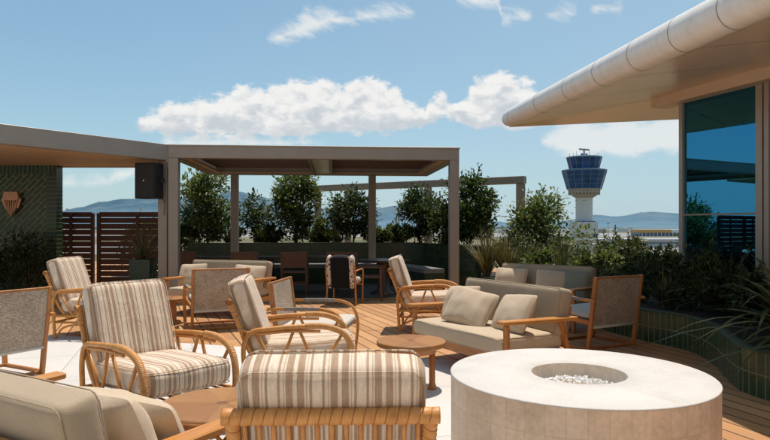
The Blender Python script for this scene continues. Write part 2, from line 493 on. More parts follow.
m, t, b, out = new_mat('pit_top_plaster'); tc = t.n('ShaderNodeTexCoord'); v = tc.outputs['Object']
x, y, z = t.sep(v); r_ = t.m('SQRT', t.m('ADD', t.m('MULTIPLY', x, x), t.m('MULTIPLY', y, y)))
nz = t.noise(v, 3.2, 6, .65, .6); n2 = t.noise(v, 38, 4, .7); n3 = t.noise(v, 9, 4, .6)
f = t.m('ADD', t.m('MULTIPLY', nz, .6), t.m('MULTIPLY', n2, .4))
col = t.ramp(f, [(.30, (.46, .43, .39)), (.48, (.55, .52, .48)), (.68, (.60, .575, .54))])
so_ = t.m('MULTIPLY', t.m('SUBTRACT', 1.0, t.m('DIVIDE', t.m('SUBTRACT', r_, .28), .13), clamp=True), n3)
col = t.mix(t.m('MULTIPLY', so_, .42), col, (.26, .23, .20))
t.L(col, b.inputs['Base Color']); b.inputs['Roughness'].default_value = .72
t.L(t.bump(t.m('ADD', n2, t.m('MULTIPLY', nz, .5)), .25, .004), b.inputs['Normal']); M['pit_top'] = m
# radial inlay table top
def inlay(name, n, c1, c2):
    m, t, b, out = new_mat(name)
    tc = t.n('ShaderNodeTexCoord'); x, y, z = t.sep(tc.outputs['Object'])
    ang = t.m('ARCTAN2', y, x)
    k = t.m('MULTIPLY', ang, n / (2 * PI)); sec = t.m('FLOOR', k); fr = t.m('FRACT', k)
    r = t.m('SQRT', t.m('ADD', t.m('MULTIPLY', x, x), t.m('MULTIPLY', y, y)))
    wn = t.n('ShaderNodeTexWhiteNoise', noise_dimensions='1D'); t.L(t.m('ADD', sec, 3.0), wn.inputs['W'])
    grain = t.noise(t.comb(t.m('MULTIPLY', r, 4.0), t.m('MULTIPLY', fr, 12.0), sec), 1.0, 5, .65, .4)
    f = t.m('ADD', t.m('MULTIPLY', wn.outputs[0], .35), t.m('MULTIPLY', grain, .65))
    col = t.ramp(f, [(.25, c1), (.75, c2)])
    edge = t.m('LESS_THAN', t.m('MULTIPLY', t.m('MINIMUM', fr, t.m('SUBTRACT', 1.0, fr)), t.m('MULTIPLY', r, 2 * PI / n)), .0012)
    hub = t.m('LESS_THAN', r, .035)
    col = t.mix(t.m('MULTIPLY', edge, .6), col, mul(c1, .5))
    col = t.mix(hub, col, mul(c1, .75))
    t.L(col, b.inputs['Base Color']); b.inputs['Roughness'].default_value = .42
    t.L(t.bump(grain, .1, .002), b.inputs['Normal'])
    return m
M['inlay'] = inlay('inlaid_table_top', 12, (.25, .105, .028), (.38, .185, .058))
M['inlay2'] = inlay('side_table_top', 6, (.26, .105, .028), (.39, .185, .055))

# reflective tinted glass
m, t, b, out = new_mat('tinted_glass')
gl = t.n('ShaderNodeBsdfGlossy'); gl.inputs[0].default_value = (.055, .29, .50, 1); gl.inputs['Roughness'].default_value = .008
df = t.n('ShaderNodeBsdfDiffuse'); df.inputs[0].default_value = (.002, .008, .022, 1)
tc = t.n('ShaderNodeTexCoord')
bn = t.bump(t.noise(tc.outputs['Object'], .8, 1), .02, .02); t.L(bn, gl.inputs['Normal'])
mx = t.n('ShaderNodeMixShader'); mx.inputs[0].default_value = .78
t.L(df.outputs[0], mx.inputs[1]); t.L(gl.outputs[0], mx.inputs[2]); t.L(mx.outputs[0], out.inputs[0])
M['glass'] = m
M['cab_glass'] = plain('tower_glass', (.008, .060, .19), .12, .1, .5, .35, 0)
M['cab_frame'] = plain('tower_mullion', (.10, .17, .26), .5)
M['tower_white'] = plain('tower_concrete', (.62, .60, .57), .8, 0, .05, .3, 0)
M['tower_tan'] = plain('tower_collar', (.42, .35, .28), .8, 0, .05, .3, 0)
M['pale_wall'] = plain('pale_building', (.50, .49, .46), .8, 0, .1, .05, 0)
M['roof_orange'] = plain('orange_roof', (.50, .30, .10), .7, 0, .1, .1, 0)
M['roof_white'] = plain('white_roof', (.62, .63, .62), .6, 0, .05, .1, 0)
M['band_dark'] = plain('dark_band', (.12, .16, .20), .5, 0, .2, .3, 0)
M['apron'] = plain('apron_concrete', (.225, .225, .225), .9, 0, .12, .02, 0)
m, t, b, out = new_mat('hazy_dry_land')
tc = t.n('ShaderNodeTexCoord'); v = tc.outputs['Object']
nz = t.noise(v, .004, 6, .65); n2 = t.noise(v, .03, 3, .6)
col = t.ramp(t.m('ADD', t.m('MULTIPLY', nz, .6), t.m('MULTIPLY', n2, .4)), [(.35, (.075, .085, .05)), (.5, (.15, .14, .09)), (.66, (.26, .23, .17))])
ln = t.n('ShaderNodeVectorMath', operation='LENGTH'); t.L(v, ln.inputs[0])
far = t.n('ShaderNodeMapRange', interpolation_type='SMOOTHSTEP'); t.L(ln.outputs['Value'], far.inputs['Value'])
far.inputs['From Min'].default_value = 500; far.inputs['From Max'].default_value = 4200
col = t.mix(t.m('MULTIPLY', far.outputs[0], .85), col, (.125, .185, .225))  # blue distance haze painted into the land colour
t.L(col, b.inputs['Base Color']); b.inputs['Roughness'].default_value = 1; b.inputs['Specular IOR Level'].default_value = 0
M['land'] = m

m, t, b, out = new_mat('hazy_hill')
tc = t.n('ShaderNodeTexCoord'); v = tc.outputs['Object']
nz = t.noise(v, .0011, 6, .65); n2 = t.noise(v, .006, 4, .7)
x, y, z = t.sep(v)
f = t.m('ADD', t.m('MULTIPLY', nz, .6), t.m('MULTIPLY', n2, .4))
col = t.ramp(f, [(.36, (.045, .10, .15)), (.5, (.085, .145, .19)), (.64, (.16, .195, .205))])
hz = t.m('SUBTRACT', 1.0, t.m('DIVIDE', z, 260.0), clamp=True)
col = t.mix(t.m('MULTIPLY', hz, .5), col, (.13, .225, .30))  # haze painted into the hill colour, stronger towards the foot
t.L(col, b.inputs['Base Color']); b.inputs['Roughness'].default_value = 1; b.inputs['Specular IOR Level'].default_value = 0
M['hill'] = m

G1 = [(.18, (.020, .038, .010)), (.38, (.075, .118, .034)), (.6, (.16, .205, .07)), (.85, (.30, .31, .14))]
G2 = [(.2, (.013, .026, .010)), (.45, (.042, .068, .026)), (.7, (.09, .125, .05)), (.92, (.20, .21, .11))]
G3 = [(.2, (.012, .026, .008)), (.45, (.040, .075, .020)), (.7, (.085, .13, .035)), (.86, (.15, .16, .05)), (.93, (.32, .13, .04))]
G4 = [(.2, (.03, .04, .015)), (.5, (.085, .10, .04)), (.8, (.19, .18, .08)), (.95, (.30, .26, .15))]
G5 = [(.2, (.05, .05, .02)), (.5, (.15, .14, .06)), (.8, (.27, .23, .11)), (.95, (.36, .30, .18))]
G6 = [(.2, (.006, .014, .007)), (.6, (.018, .036, .017)), (.9, (.045, .07, .03))]
G7 = [(.2, (.03, .045, .014)), (.45, (.085, .11, .035)), (.7, (.18, .20, .07)), (.92, (.34, .31, .14))]
M['leaf'] = leafmat('green_leaf', G1); M['leaf_dark'] = leafmat('dark_leaf', G2); M['leaf_red'] = leafmat('reddish_tip_leaf', G3)
M['blade'] = leafmat('grass_blade', G4, .2); M['blade_dry'] = leafmat('dry_blade', G5, .2); M['leaf_black'] = leafmat('shade_leaf', G6, .1)
M['frond'] = leafmat('frond_leaf', G7, .15)

# ------------------------------------------------------------------ soft shapes
def cushion(mb, h, r, n=10, puff=.15, M4=None, jitter=.006, seed=0, puff_axis=2):
    hx, hy, hz = h
    def par(i): 
        t_ = -1 + 2 * i / n
        return math.copysign(1 - (1 - abs(t_)) ** 1.6, t_)
    idx = {}; vs = []; fs = []
    def vert(p):
        k = tuple(round(c, 5) for c in p)
        if k in idx: return idx[k]
        q = Vector((p[0] * hx, p[1] * hy, p[2] * hz))
        rr = min(r, hx, hy, hz)
        inn = Vector((max(-hx + rr, min(hx - rr, q.x)), max(-hy + rr, min(hy - rr, q.y)), max(-hz + rr, min(hz - rr, q.z))))
        d = q - inn
        if d.length > 1e-9: q = inn + d.normalized() * rr
        a = [p[0], p[1], p[2]]; o = [0, 1, 2]; o.remove(puff_axis)
        k2 = (1 - a[o[0]] ** 2) * (1 - a[o[1]] ** 2)
        q[puff_axis] *= 1 + puff * k2
        # slight bulge of the sides
        for ax in o: q[ax] *= 1 + .02 * (1 - a[puff_axis] ** 2)
        nn = noise.noise_vector(q * 5 + Vector((seed * 3.7, seed * 1.3, 0)))
        q += nn * jitter
        idx[k] = len(vs); vs.append(q); return idx[k]
    for a in range(3):
        u, w = [(1, 2), (2, 0), (0, 1)][a]
        for sg in (-1, 1):
            for i in range(n):
                for j in range(n):
                    q = []
                    for (di, dj) in ((0, 0), (1, 0), (1, 1), (0, 1)):
                        p = [0, 0, 0]; p[a] = sg; p[u] = par(i + di); p[w] = par(j + dj); q.append(vert(p))
                    fs.append(q if sg > 0 else q[::-1])
    mb.add(vs, fs, True, M=M4); return mb

def piping(mb, h, r, M4, axis=2, rad=.0035):
    """two corded seams round the edges of a box cushion"""
    ax = [0, 1, 2]; ax.remove(axis)
    for sg in (-1, 1):
        pts = []
        a, b_ = h[ax[0]], h[ax[1]]; rc = min(r, a, b_) * 1.0
        for (cx, cy, t0) in ((a - rc, b_ - rc, 0), (-a + rc, b_ - rc, PI / 2), (-a + rc, -b_ + rc, PI), (a - rc, -b_ + rc, 1.5 * PI)):
            for k in range(5):
                th = t0 + k * PI / 8; p = [0, 0, 0]
                p[ax[0]] = (cx + rc * math.cos(th)) * 1.0; p[ax[1]] = (cy + rc * math.sin(th)) * 1.0
                p[axis] = sg * (h[axis] - r * .30)
                pts.append(M4 @ Vector(p))
        pts.append(pts[0])
        mb.tube(resample(pts, .03), rad, 6, False)
    return mb

def pillow_mesh(mb, hx, hy, hz, seed=0, n=28):
    vs = []; fs = []
    for side in (1, -1):
        o = len(vs)
        for j in range(n + 1):
            for i in range(n + 1):
                u = -1 + 2 * i / n; w = -1 + 2 * j / n
                th = max(0, (1 - u * u) * (1 - w * w)) ** .42
                cr = 1 - .07 * (u * w) ** 6; x = hx * u * (1 - .05 * (1 - w * w) * abs(u)) * cr; y = hy * w * (1 - .06 * (1 - u * u) * abs(w)) * cr
                q = Vector((x, y, side * hz * th))
                wr = noise.noise(Vector((x * 7 + seed, y * 7, side * 3.0))) * .014 + noise.noise(Vector((x * 15 + seed, y * 6, side * 2.0))) * .006
                q.z += side * wr * min(1, th * 1.3)
                vs.append(q)
        for j in range(n):
            for i in range(n):
                a = o + j * (n + 1) + i; f = (a, a + 1, a + n + 2, a + n + 1)
                fs.append(f if side > 0 else f[::-1])
    mb.add(vs, fs, True); return mb

# ------------------------------------------------------------------ setting: ground, terrace, floors
g = MB(); S = 26000
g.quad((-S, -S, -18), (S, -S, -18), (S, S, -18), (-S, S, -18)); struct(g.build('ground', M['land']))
mb = MB()
mb.prism([(-16, -8), (9, -8), (9, 14.2), (5.6, 19.6), (-3, 24.6), (-16, 24.6)], -17.9, -.012); struct(mb.build('terrace_slab', M['concrete']))
mb = MB(); mb.add([(-16, -8, 0), (9, -8, 0), (9, 14.2, 0), (5.6, 19.6, 0), (-3, 24.6, 0), (-16, 24.6, 0)], [(0, 1, 2, 3, 4, 5)])
struct(mb.build('deck', M['deck']))
mb = MB(); mb.add([(-15.9, -7.9, .005), (1.15, -7.9, .005), (1.15, 3.0, .005), (1.45, 6.38, .005), (-15.9, 11.75, .005)], [(0, 1, 2, 3, 4)])
struct(mb.build('paved_floor', M['floor']))

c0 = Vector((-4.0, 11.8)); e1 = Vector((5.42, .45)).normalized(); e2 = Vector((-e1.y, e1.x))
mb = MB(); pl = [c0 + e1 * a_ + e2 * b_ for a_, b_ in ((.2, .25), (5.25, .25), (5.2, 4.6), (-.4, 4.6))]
mb.add([(p.x, p.y, .005) for p in pl], [(0, 1, 2, 3)]); struct(mb.build('dining_shade_sheet', plain('painted_dining_shade', (.045, .032, .024), .55)))  # near-black sheet: the pergola's shade on the deck, put into the colour
# hills
prof = [(-500, 222), (-200, 219), (0, 217), (55, 212), (80, 207), (100, 201), (125, 198), (150, 198.5), (175, 196), (205, 196), (235, 190), (258, 195), (285, 203), (320, 207), (345, 209),
        (365, 210), (400, 205), (430, 207), (455, 214), (486, 220), (509, 222.5), (560, 221), (595, 215.5), (619, 216.5), (646, 212), (678, 213), (760, 211), (900, 216), (1300, 222)]
def ridge(px):
    for (a, ya), (b_, yb) in zip(prof, prof[1:]):
        if a <= px <= b_:
            t_ = (px - a) / (b_ - a); t_ = t_ * t_ * (3 - 2 * t_); return ya + (yb - ya) * t_
    return 222
def hills(name, r0, r1, scale, off):
    mb = MB(); na, nr = 340, 16; vs = []; fs = []
    for i in range(na + 1):
        tx = -2.0 + 4.0 * i / na; px = 385 + 640 * tx
        hh = (225 - ridge(px + off)) * scale
        for j in range(nr + 1):
            t_ = j / nr; Y = r0 + (r1 - r0) * t_
            X = tx * Y
            s_ = math.sin(min(t_ / .8, 1.0) * PI / 2) ** 1.3 if t_ < .8 else 1 - .5 * ((t_ - .8) / .2) ** 2
            z = hh / 640 * Y * s_ 
            z += noise.fractal(Vector((X / 900, Y / 900, 0)), 1.0, 2.0, 5) * 26 * s_ * min(1, hh / 8)
            vs.append((X, Y, -18 + max(-4, z + 18 * s_)))
    for i in range(na):
        for j in range(nr):
            a = i * (nr + 1) + j; fs.append((a, a + nr + 1, a + nr + 2, a + 1))
    mb.add(vs, fs, True); return struct(mb.build(name, M['hill']))
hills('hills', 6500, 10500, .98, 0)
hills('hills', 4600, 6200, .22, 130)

# airport ground: apron and taxiway strips
for (x0, x1, y0, y1) in ((-400, 1500, 420, 640), (-1500, 2600, 1050, 1500), (-2500, 4000, 2400, 2800)):
    mb = MB(); mb.quad((x0, y0, -17.95), (x1, y0, -17.95), (x1, y1, -17.95), (x0, y1, -17.95)); struct(mb.build('apron', M['apron']))

# ------------------------------------------------------------------ control tower
TX, TY = 84.0, 270.0; k = 270 / 640.0
tw = thing('control_tower', 'white airport control tower with dark blue glazed two-storey cab', 'control tower', (TX, TY, -18))
def zz(py): return 1.4 + (225 - py) * k + 18
mb = MB(); mb.lathe([(3.55, 0), (3.45, zz(206)), (3.5, zz(197))], 28); mb.build('shaft', M['tower_white'], tw)
mb = MB(); mb.lathe([(3.5, zz(198)), (5.0, zz(196)), (5.1, zz(193.5)), (6.2, zz(193)), (6.3, zz(190.5)), (6.9, zz(190)), (6.9, zz(189))], 28, smooth=False, cap1=True)
for i in range(28):
    a = 2 * PI * i / 28; mb.box((5.75 * math.cos(a), 5.75 * math.sin(a), zz(192.5)), (.35, 1.4, 2.0), Matrix.Rotation(a + PI / 2, 3, 'Z'))
mb.build('collar', M['tower_tan'], tw)
def cab(name, r0, z0, r1, z1, seg, cols):
    mb = MB(); mb.lathe([(r0, z0), (r1, z1)], seg, smooth=False, cap0=True, cap1=True); c_ = mb.build(name, M['cab_glass'], tw)
    mb = MB()
    for i in range(seg):
        a = 2 * PI * i / seg
        mb.bar((r0 * math.cos(a), r0 * math.sin(a), z0), (r1 * math.cos(a), r1 * math.sin(a), z1), .22, .22)
    for q in range(cols + 1):
        f = q / cols; rr = r0 + (r1 - r0) * f; z = z0 + (z1 - z0) * f
        for i in range(seg):
            a = 2 * PI * i / seg; a2 = 2 * PI * (i + 1) / seg
            mb.bar((rr * math.cos(a), rr * math.sin(a), z), (rr * math.cos(a2), rr * math.sin(a2), z), .16, .16)
    mb.build('mullions', M['cab_frame'], c_)
cab('lower_cab', 7.0, zz(189), 9.1, zz(171.5), 16, 4)
mb = MB(); mb.lathe([(9.2, zz(171.6)), (9.3, zz(170.2)), (6.4, zz(169))], 16, smooth=False, cap0=True, cap1=True)
mb.build('gallery_roof', M['cab_frame'], tw)
cab('upper_cab', 6.0, zz(169), 7.1, zz(158.5), 16, 2)
mb = MB(); mb.lathe([(7.3, zz(158.6)), (7.4, zz(157.2)), (5.8, zz(156.4))], 16, smooth=False, cap0=True, cap1=True)
mb.lathe([(1.6, zz(156.4)), (1.5, zz(153.5))], 12, cap1=True)
mb.build('roof', M['cab_frame'], tw)
mb = MB()
for i in range(7):
    a = 2 * PI * i / 7 + .3; mb.tube([(6 * math.cos(a), 6 * math.sin(a), zz(157)), (6 * math.cos(a), 6 * math.sin(a), zz(153.2 - (i % 3)))], .09, 5)
mb.build('aerials', M['cab_frame'], tw)
mb = MB(); mb.tube([(0, 0, zz(153.6)), (0, 0, zz(150))], .35, 8); mb.box((0, 0, zz(149.5)), (5.6, .6, .7), Matrix.Rotation(.5, 3, 'Z'), .1)
mb.build('radar_scanner', M['taupe'], tw)
mb = MB(); mb.box((-1.5, -4, zz(231)), (9.5, 8, zz(222) - zz(240)), None, .1); bb = mb.build('base_block', M['tower_white'], tw)
mb = MB()
for i in range(9): mb.box((-5.5 + i * 1.0, -8.03, zz(235.5)), (.7, .06, 1.5))
mb.build('window', M['band_dark'], bb)
mb = MB(); mb.box((-.5, -3, zz(221.6)), (7, 5, .5)); mb.build('walkway', M['cab_frame'], bb)

# far buildings
def longhouse(name, label, cx, cy, w, d, h, wallm, roofm, cols, rot=0.0, roof2=None, band=True):
    o = thing(name, label, 'building', (cx, cy, -18), rot)
    mb = MB(); mb.box((0, 0, h / 2), (w, d, h)); wl = mb.build('wall', wallm, o)
    mb = MB()
    if roof2:
        mb.box((w * .12, 0, h + 2.4), (w * .76 - .2, d + 4, 4.8)); mb.build('roof', roofm, o)
        mb = MB(); mb.box((-w * .38, 0, h + 2.4), (w * .24 - .2, d + 4, 4.9)); mb.build('roof', roof2, o)
    else:
        mb.box((0, 0, h + .6), (w + 2, d + 3, 1.2)); mb.build('roof', roofm, o)
    if band:
        mb = MB(); mb.box((0, -d / 2 - .2, h * .62), (w * .96, .4, h * .22)); mb.build('window', M['band_dark'], wl)
    if cols:
        mb = MB()
        for i in range(cols): mb.box((-w / 2 + w * (i + .5) / cols, -d / 2 - 1.4, h / 2), (.9, .9, h))
        mb.build('columns', M['tower_white'], o)
    return o
longhouse('hangar', 'long hangar with orange and white roof on the far airfield', 540, 1100, 220, 40, 6.5, M['band_dark'], M['roof_white'], 34, 0, M['roof_orange'], False)
longhouse('terminal_building', 'low pale concourse with grey window band below the hangar', 255, 560, 150, 22, 6.5, M['pale_wall'], M['roof_white'], 0, .05)
longhouse('terminal_building', 'long low grey terminal shed in front of the right hills', 560, 860, 190, 26, 5.0, M['pale_wall'], M['roof_white'], 24, -.04)
longhouse('warehouse', 'small cream warehouse just left of the control tower base', 118, 420, 40, 18, 6, M['pale_wall'], M['tower_tan'], 0)
mt_ = thing('floodlight_mast', 'thin floodlight mast on the apron right of the control tower', 'mast', (300, 860, -18))
mb = MB(); mb.tube([(0, 0, 0), (0, 0, 22)], .5, 6); mb.build('pole', M['hvac'], mt_)
mb = MB(); mb.box((0, 0, 22), (4, 1.2, 1.2)); mb.build('lamp_head', M['hvac'], mt_)
random.seed(21)
for i in range(46):
    Y = random.uniform(1300, 3600); X = random.uniform(-.75, .42) * Y
    w = random.uniform(14, 46); h = random.uniform(5, 11)
    mb = MB(); mb.box((0, 0, h / 2), (w, random.uniform(12, 24), h), None)
    mb.box((w * .1, 0, h + .9), (w * .4, 6, 1.8))
    o = mb.build('town_building', [M['pale_wall'], M['tower_white'], M['tower_tan']][i % 3], None, (X, Y, -18)); o.rotation_euler = (0, 0, random.uniform(-.6, .6))
    tag(o, 'tiny pale building on the hazy plain below the hills', 'building', 'tiny buildings on the far plain')

# ------------------------------------------------------------------ centre pergola
O = Vector((-4.0, 11.8, 0)); ax = Vector((5.42, .45, 0)).normalized(); ay = Vector((-ax.y, ax.x, 0))
pr = math.atan2(ax.y, ax.x)
pg = thing('pergola', 'taupe metal louvred pergola over the dark dining area', 'pergola', O, pr)
W, D = 5.44, 4.1
for (x, y) in ((.09, .09), (W - .09, .09), (.62, D - .12), (4.02, D - .12)):
    mb = MB(); mb.box((x, y, 1.32), (.18, .18, 2.64), None, .006); ps = mb.build('post', M['taupe'], pg)
    mb = MB(); mb.box((x, y, .012), (.26, .26, .024), None, .004); mb.build('foot_plate', M['taupe'], ps)
mb = MB(); mb.box((W / 2, .09, 2.76), (W, .18, .24), None, .006); mb.box((W / 2, .09, 2.87), (W + .03, .21, .03), None, .004); mb.build('beam', M['taupe'], pg)
mb = MB(); mb.box((W / 2, D - .09, 2.76), (W - .004, .18, .238), None, .006); mb.build('beam', M['taupe'], pg)
for x in (.09, W - .09):
    mb = MB(); mb.box((x, D / 2, 2.76), (.178, D - .366, .236), None, .006); mb.build('beam', M['taupe'], pg)
mb = MB()
for x in (.185, W - .185):
    mb = MB(); mb.box((x, -.0015, 2.76), (.006, .004, .236)); mb.build('joint_seam', M['joint'], pg)
for x in (.09, W - .09):
    mb = MB(); mb.box((x, -.0012, 2.637), (.18, .004, .006)); mb.build('joint_seam', M['joint'], pg)
for x in (.05, .13, W - .13, W - .05):
    mb = MB(); mb.tube([(x, 0, 2.70), (x, -.008, 2.70)], .009, 8); mb.build('bolt', M['hvac'], pg)
# inner ledge (light gutter lip)
mb = MB()
mb.box((W / 2, .25, 2.685), (W - .38, .13, .04)); mb.box((W / 2, D - .25, 2.685), (W - .38, .13, .04))
for x in (.245, W - .245): mb.box((x, D / 2, 2.687), (.13, D - .64, .04))
mb.build('ledge', M['ledge'], pg)
for i in range(17):
    mb = MB(); mb.box((W / 2, .42 + i * .2, 2.80), (W - .5, .19, .02), Matrix.Rotation(R(8), 3, 'X')); mb.build('louvre', M['louvre'], pg)
mb = MB(); mb.box((2.78, D / 2, 2.72), (.36, D - .42, .10), None, .01); mb.build('cross_beam', M['pale'], pg)
mb = MB(); mb.box((2.57, D / 2, 2.71), (.05, D - .42, .13)); mb.box((2.99, D / 2, 2.71), (.05, D - .42, .13)); mb.build('beam_trim', M['taupe'], pg)
mb = MB(); mb.box((W / 2, D / 2, 2.845), (W - .4, D - .4, .015)); mb.build('roof_sheet', M['louvre'], pg)

# left roof
lr = thing('roof_canopy', 'flat taupe roof canopy with warm wooden soffit above the green wall', 'canopy', (0, 0, 0))
a0 = Vector((-6.0, 8.95, 0)); a1 = Vector((-4.02, 11.92, 0)); dr = (a1 - a0).normalized(); nr_ = Vector((-dr.y, dr.x, 0))
mb = MB(); mb.bar((a0.x - dr.x * 4, a0.y - dr.y * 4, 2.74), (a1.x - .02, a1.y - .03, 2.74), .16, .29, .006); mb.build('beam', M['taupe'], lr)
q = [a0 - dr * 4 + nr_ * .09, a1 + nr_ * .09, Vector((-4.4, 13.35, 0)), Vector((-12, 13.35, 0)), Vector((-14, 6, 0))]
mb = MB(); mb.prism([(p.x, p.y) for p in q], 2.62, 2.66); mb.build('soffit', M['soffit'], lr)
mb = MB(); mb.prism([(p.x, p.y) for p in q], 2.665, 2.86); mb.build('roof_deck', M['taupe'], lr)
mb = MB(); mb.bar((-4.42, 13.42, 2.74), (-12, 13.42, 2.74), .12, .27, .006); mb.build('beam', M['taupe'], lr)
mb = MB(); mb.box((-4.15, 12.0, 1.3), (.165, .17, 2.59), Matrix.Rotation(pr, 3, 'Z'), .006); mb.build('post', M['taupe'], lr)

# speaker on the post
sp = thing('loudspeaker', 'black wall loudspeaker with white dot hung on the canopy post', 'speaker', (-4.32, 11.72, 1.88), R(-14))
mb = MB(); mb.box((0, 0, .325), (.40, .30, .65), None, .012); mb.build('cabinet', M['black'], sp)
mb = MB(); mb.box((0, -.158, .325), (.365, .012, .61), None, .004); gr_ = mb.build('grille', M['black'], sp)
mb = MB(); mb.tube([(0, -.168, .325), (0, -.173, .325)], .014, 12); mb.build('badge', M['white'], gr_)
mb = MB(); mb.bar((.20, .05, .33), (.28, .05, .33), .05, .08); mb.build('bracket', M['black'], sp)

mb = MB(); mb.tube(spline([(.1, .16, .1), (.16, .2, .0), (.22, .16, -.10), (.24, .1, -.3)], 5), .007, 6); mb.build('cable', M['black'], sp)
# green tiled wall
gw = thing('tiled_wall', 'dark green wall of diagonally laid tiles under the canopy', 'wall', (-6.72, 13.1, 0), 0)
mb = MB(); x0, x1, z0, z1 = -5.2, -.21, 0, 2.44
mb.add([(x0, 0, z0), (x1, 0, z0), (x1, 0, z1), (x0, 0, z1)], [(0, 1, 2, 3)], uvs=[[(x0, z0), (x1, z0), (x1, z1), (x0, z1)]]); mb.build('tile_field', M['green_wall'], gw)
mb = MB(); mb.add([(x0, -.006, z1), (0, -.006, z1), (0, -.006, 2.62), (x0, -.006, 2.62)], [(0, 1, 2, 3)], uvs=[[(x0, .003), (0, .003), (0, .2), (x0, .2)]])
mb.add([(x1, -.006, 0), (0, -.006, 0), (0, -.006, z1), (x1, -.006, z1)], [(0, 1, 2, 3)], uvs=[[(0, .003), (0, .213), (z1, .213), (z1, .003)]])
mb.build('tile_border', M['green_edge'], gw)
mb = MB(); mb.add([(.001, -.006, 0), (.001, .24, 0), (.001, .24, 2.615), (.001, -.006, 2.615)], [(0, 1, 2, 3)], uvs=[[(0, .003), (0, .24), (2.6, .24), (2.6, .003)]]); mb.build('tile_border', M['green_edge'], gw)
mb = MB(); mb.box((-2.6, .125, 1.305), (5.195, .236, 2.61)); mb.build('wall_core', M['wall_dark'], gw)

# wall lamp
wl = thing('wall_lamp', 'copper wall lamp with pointed fluted shade on the green tiles', 'lamp', (-7.60, 13.08, 1.76))
mb = MB(); mb.prism([(-.15, .36), (.15, .36), (.19, .20), (.10, .16), (-.10, .16), (-.19, .20)], 0, .10)
cap_ = mb.build('lamp_cap', M['copper'], wl); cap_.rotation_euler = (R(90), 0, 0); wl.scale = (.88, 1, .88)
for i in range(9):
    u = -1 + 2 * i / 8; top = .205 - .04 * (1 - abs(u)) 
    mb = MB(); mb.bar((u * .195, -.055, top), (u * .12, -.055, -.02 - .20 * (1 - abs(u))), .024, .08, .004); mb.build('shade_fin', M['copper'], wl)

# slat screens
def screen(label, x0, x1, y):
    o = thing('slat_screen', label, 'screen', ((x0 + x1) / 2, y, 0)); w = x1 - x0
    for i in range(13):
        mb = MB(); mb.box((0, 0, .09 + i * .128), (w - .1, .025, .112), None, .003); mb.build('slat', M['slat_wood'], o)
    for x in ((-w / 2 + .035, w / 2 - .035) if w < 1.2 else (-w / 2 + .035, .12, w / 2 - .035)):
        mb = MB(); mb.box((x, -.025 if x not in (-w / 2 + .035, w / 2 - .035) else 0, .83), (.07, .07 if x != .12 else .024, 1.66), None, .004); mb.build('upright', M['slat_wood'], o)
screen('dark brown slat screen beside the green tiled wall', -7.6, -6.36, 14.0)
screen('wider dark brown slat screen beside the canopy post', -6.25, -4.72, 13.9)

# rear metal frame
fr = thing('metal_frame', 'open taupe metal frame standing behind the shrubs', 'frame', (0, 0, 0))
A = Vector((-3.4, 24.2, 0)); B = Vector((4.15, 18.95, 0)); dz = 2.85
mb = MB(); mb.bar((A.x, A.y, dz - .11), (B.x, B.y, dz - .11), .22, .22, .01); mb.build('top_rail', M['taupe_rail'], fr)
for px in (318, 348, 428, 520.5):
    tt = (px - 385) / 640; den = (B.x - A.x) - tt * (B.y - A.y); s_ = (tt * A.y - A.x) / den; p = A + (B - A) * s_
    mb = MB(); mb.box((p.x, p.y, (dz - .23) / 2), (.24, .2, dz - .23), None, .01); mb.build('post', M['taupe_rail'], fr)
mb = MB(); mb.bar((A.x, A.y, .55), (B.x, B.y, .55), .08, .08); mb.build('bottom_rail', M['taupe_rail'], fr)

# ------------------------------------------------------------------ planters
def strip(mb, path, z0, z1, flip=False, voff=0.0):
    L = 0
    for a, b_ in zip(path, path[1:]):
        a = Vector((a[0], a[1], 0)); b_ = Vector((b_[0], b_[1], 0)); d = (b_ - a).length
        vs = [(a.x, a.y, z0), (b_.x, b_.y, z0), (b_.x, b_.y, z1), (a.x, a.y, z1)]
        uv = [(L, voff + z0), (L + d, voff + z0), (L + d, voff + z1), (L, voff + z1)]
        f = (0, 1, 2, 3)
        mb.add(vs, [f], True, [uv]); L += d
def offs(path, d):
    out = []
    for i, p in enumerate(path):
        a = Vector(path[max(i - 1, 0)]).to_2d(); b_ = Vector(path[min(i + 1, len(path) - 1)]).to_2d(); t_ = (b_ - a).normalized()
        out.append((p[0] - t_.y * d, p[1] + t_.x * d, 0))
    return out
def planter(label, path, h, depth_poly, tilem, th=.10):
    o = thing('tiled_planter', label, 'planter', (0, 0, 0))
    inn = offs(path, th)
    mb = MB(); strip(mb, path, 0, h - .001); 
    mb.build('tiled_face', tilem, o)
    mb = MB(); strip(mb, inn[::-1], 0.2, h - .001); mb.build('inner_face', M['wall_dark'], o)
    mb = MB(); oo = offs(path, -.006); n = len(path)
    vs = [(p[0], p[1], h - .012) for p in oo] + [(p[0], p[1], h) for p in oo] + [(p[0], p[1], h) for p in inn]
    fs = []
    for i in range(n - 1): fs += [(i, i + 1, n + i + 1, n + i), (n + i, n + i + 1, 2 * n + i + 1, 2 * n + i)]
    mb.add(vs, fs, True); mb.build('coping', M['coping'], o)
    mb = MB(); pl = [(p[0], p[1], h - .06) for p in inn] + [(x, y, h - .06) for x, y in depth_poly]
    mb.add(pl, [tuple(range(len(pl)))]); mb.build('soil', M['soil'], o)
    return o
rear_path = [Vector(p) for p in ((-5.0, 16.2, 0), (-4, 16.25, 0), (-2, 16.4, 0), (0, 16.55, 0), (.7, 16.5, 0), (1.05, 16.1, 0), (1.5, 14.9, 0), (1.86, 13.8, 0), (1.98, 13.72, 0), (2.3, 13.9, 0))]
planter('tall dark green tiled planter running behind the dining area', spline(rear_path, 5), .95, [(2.6, 16.5), (1.5, 18), (-5, 18)], M['green_dark'])
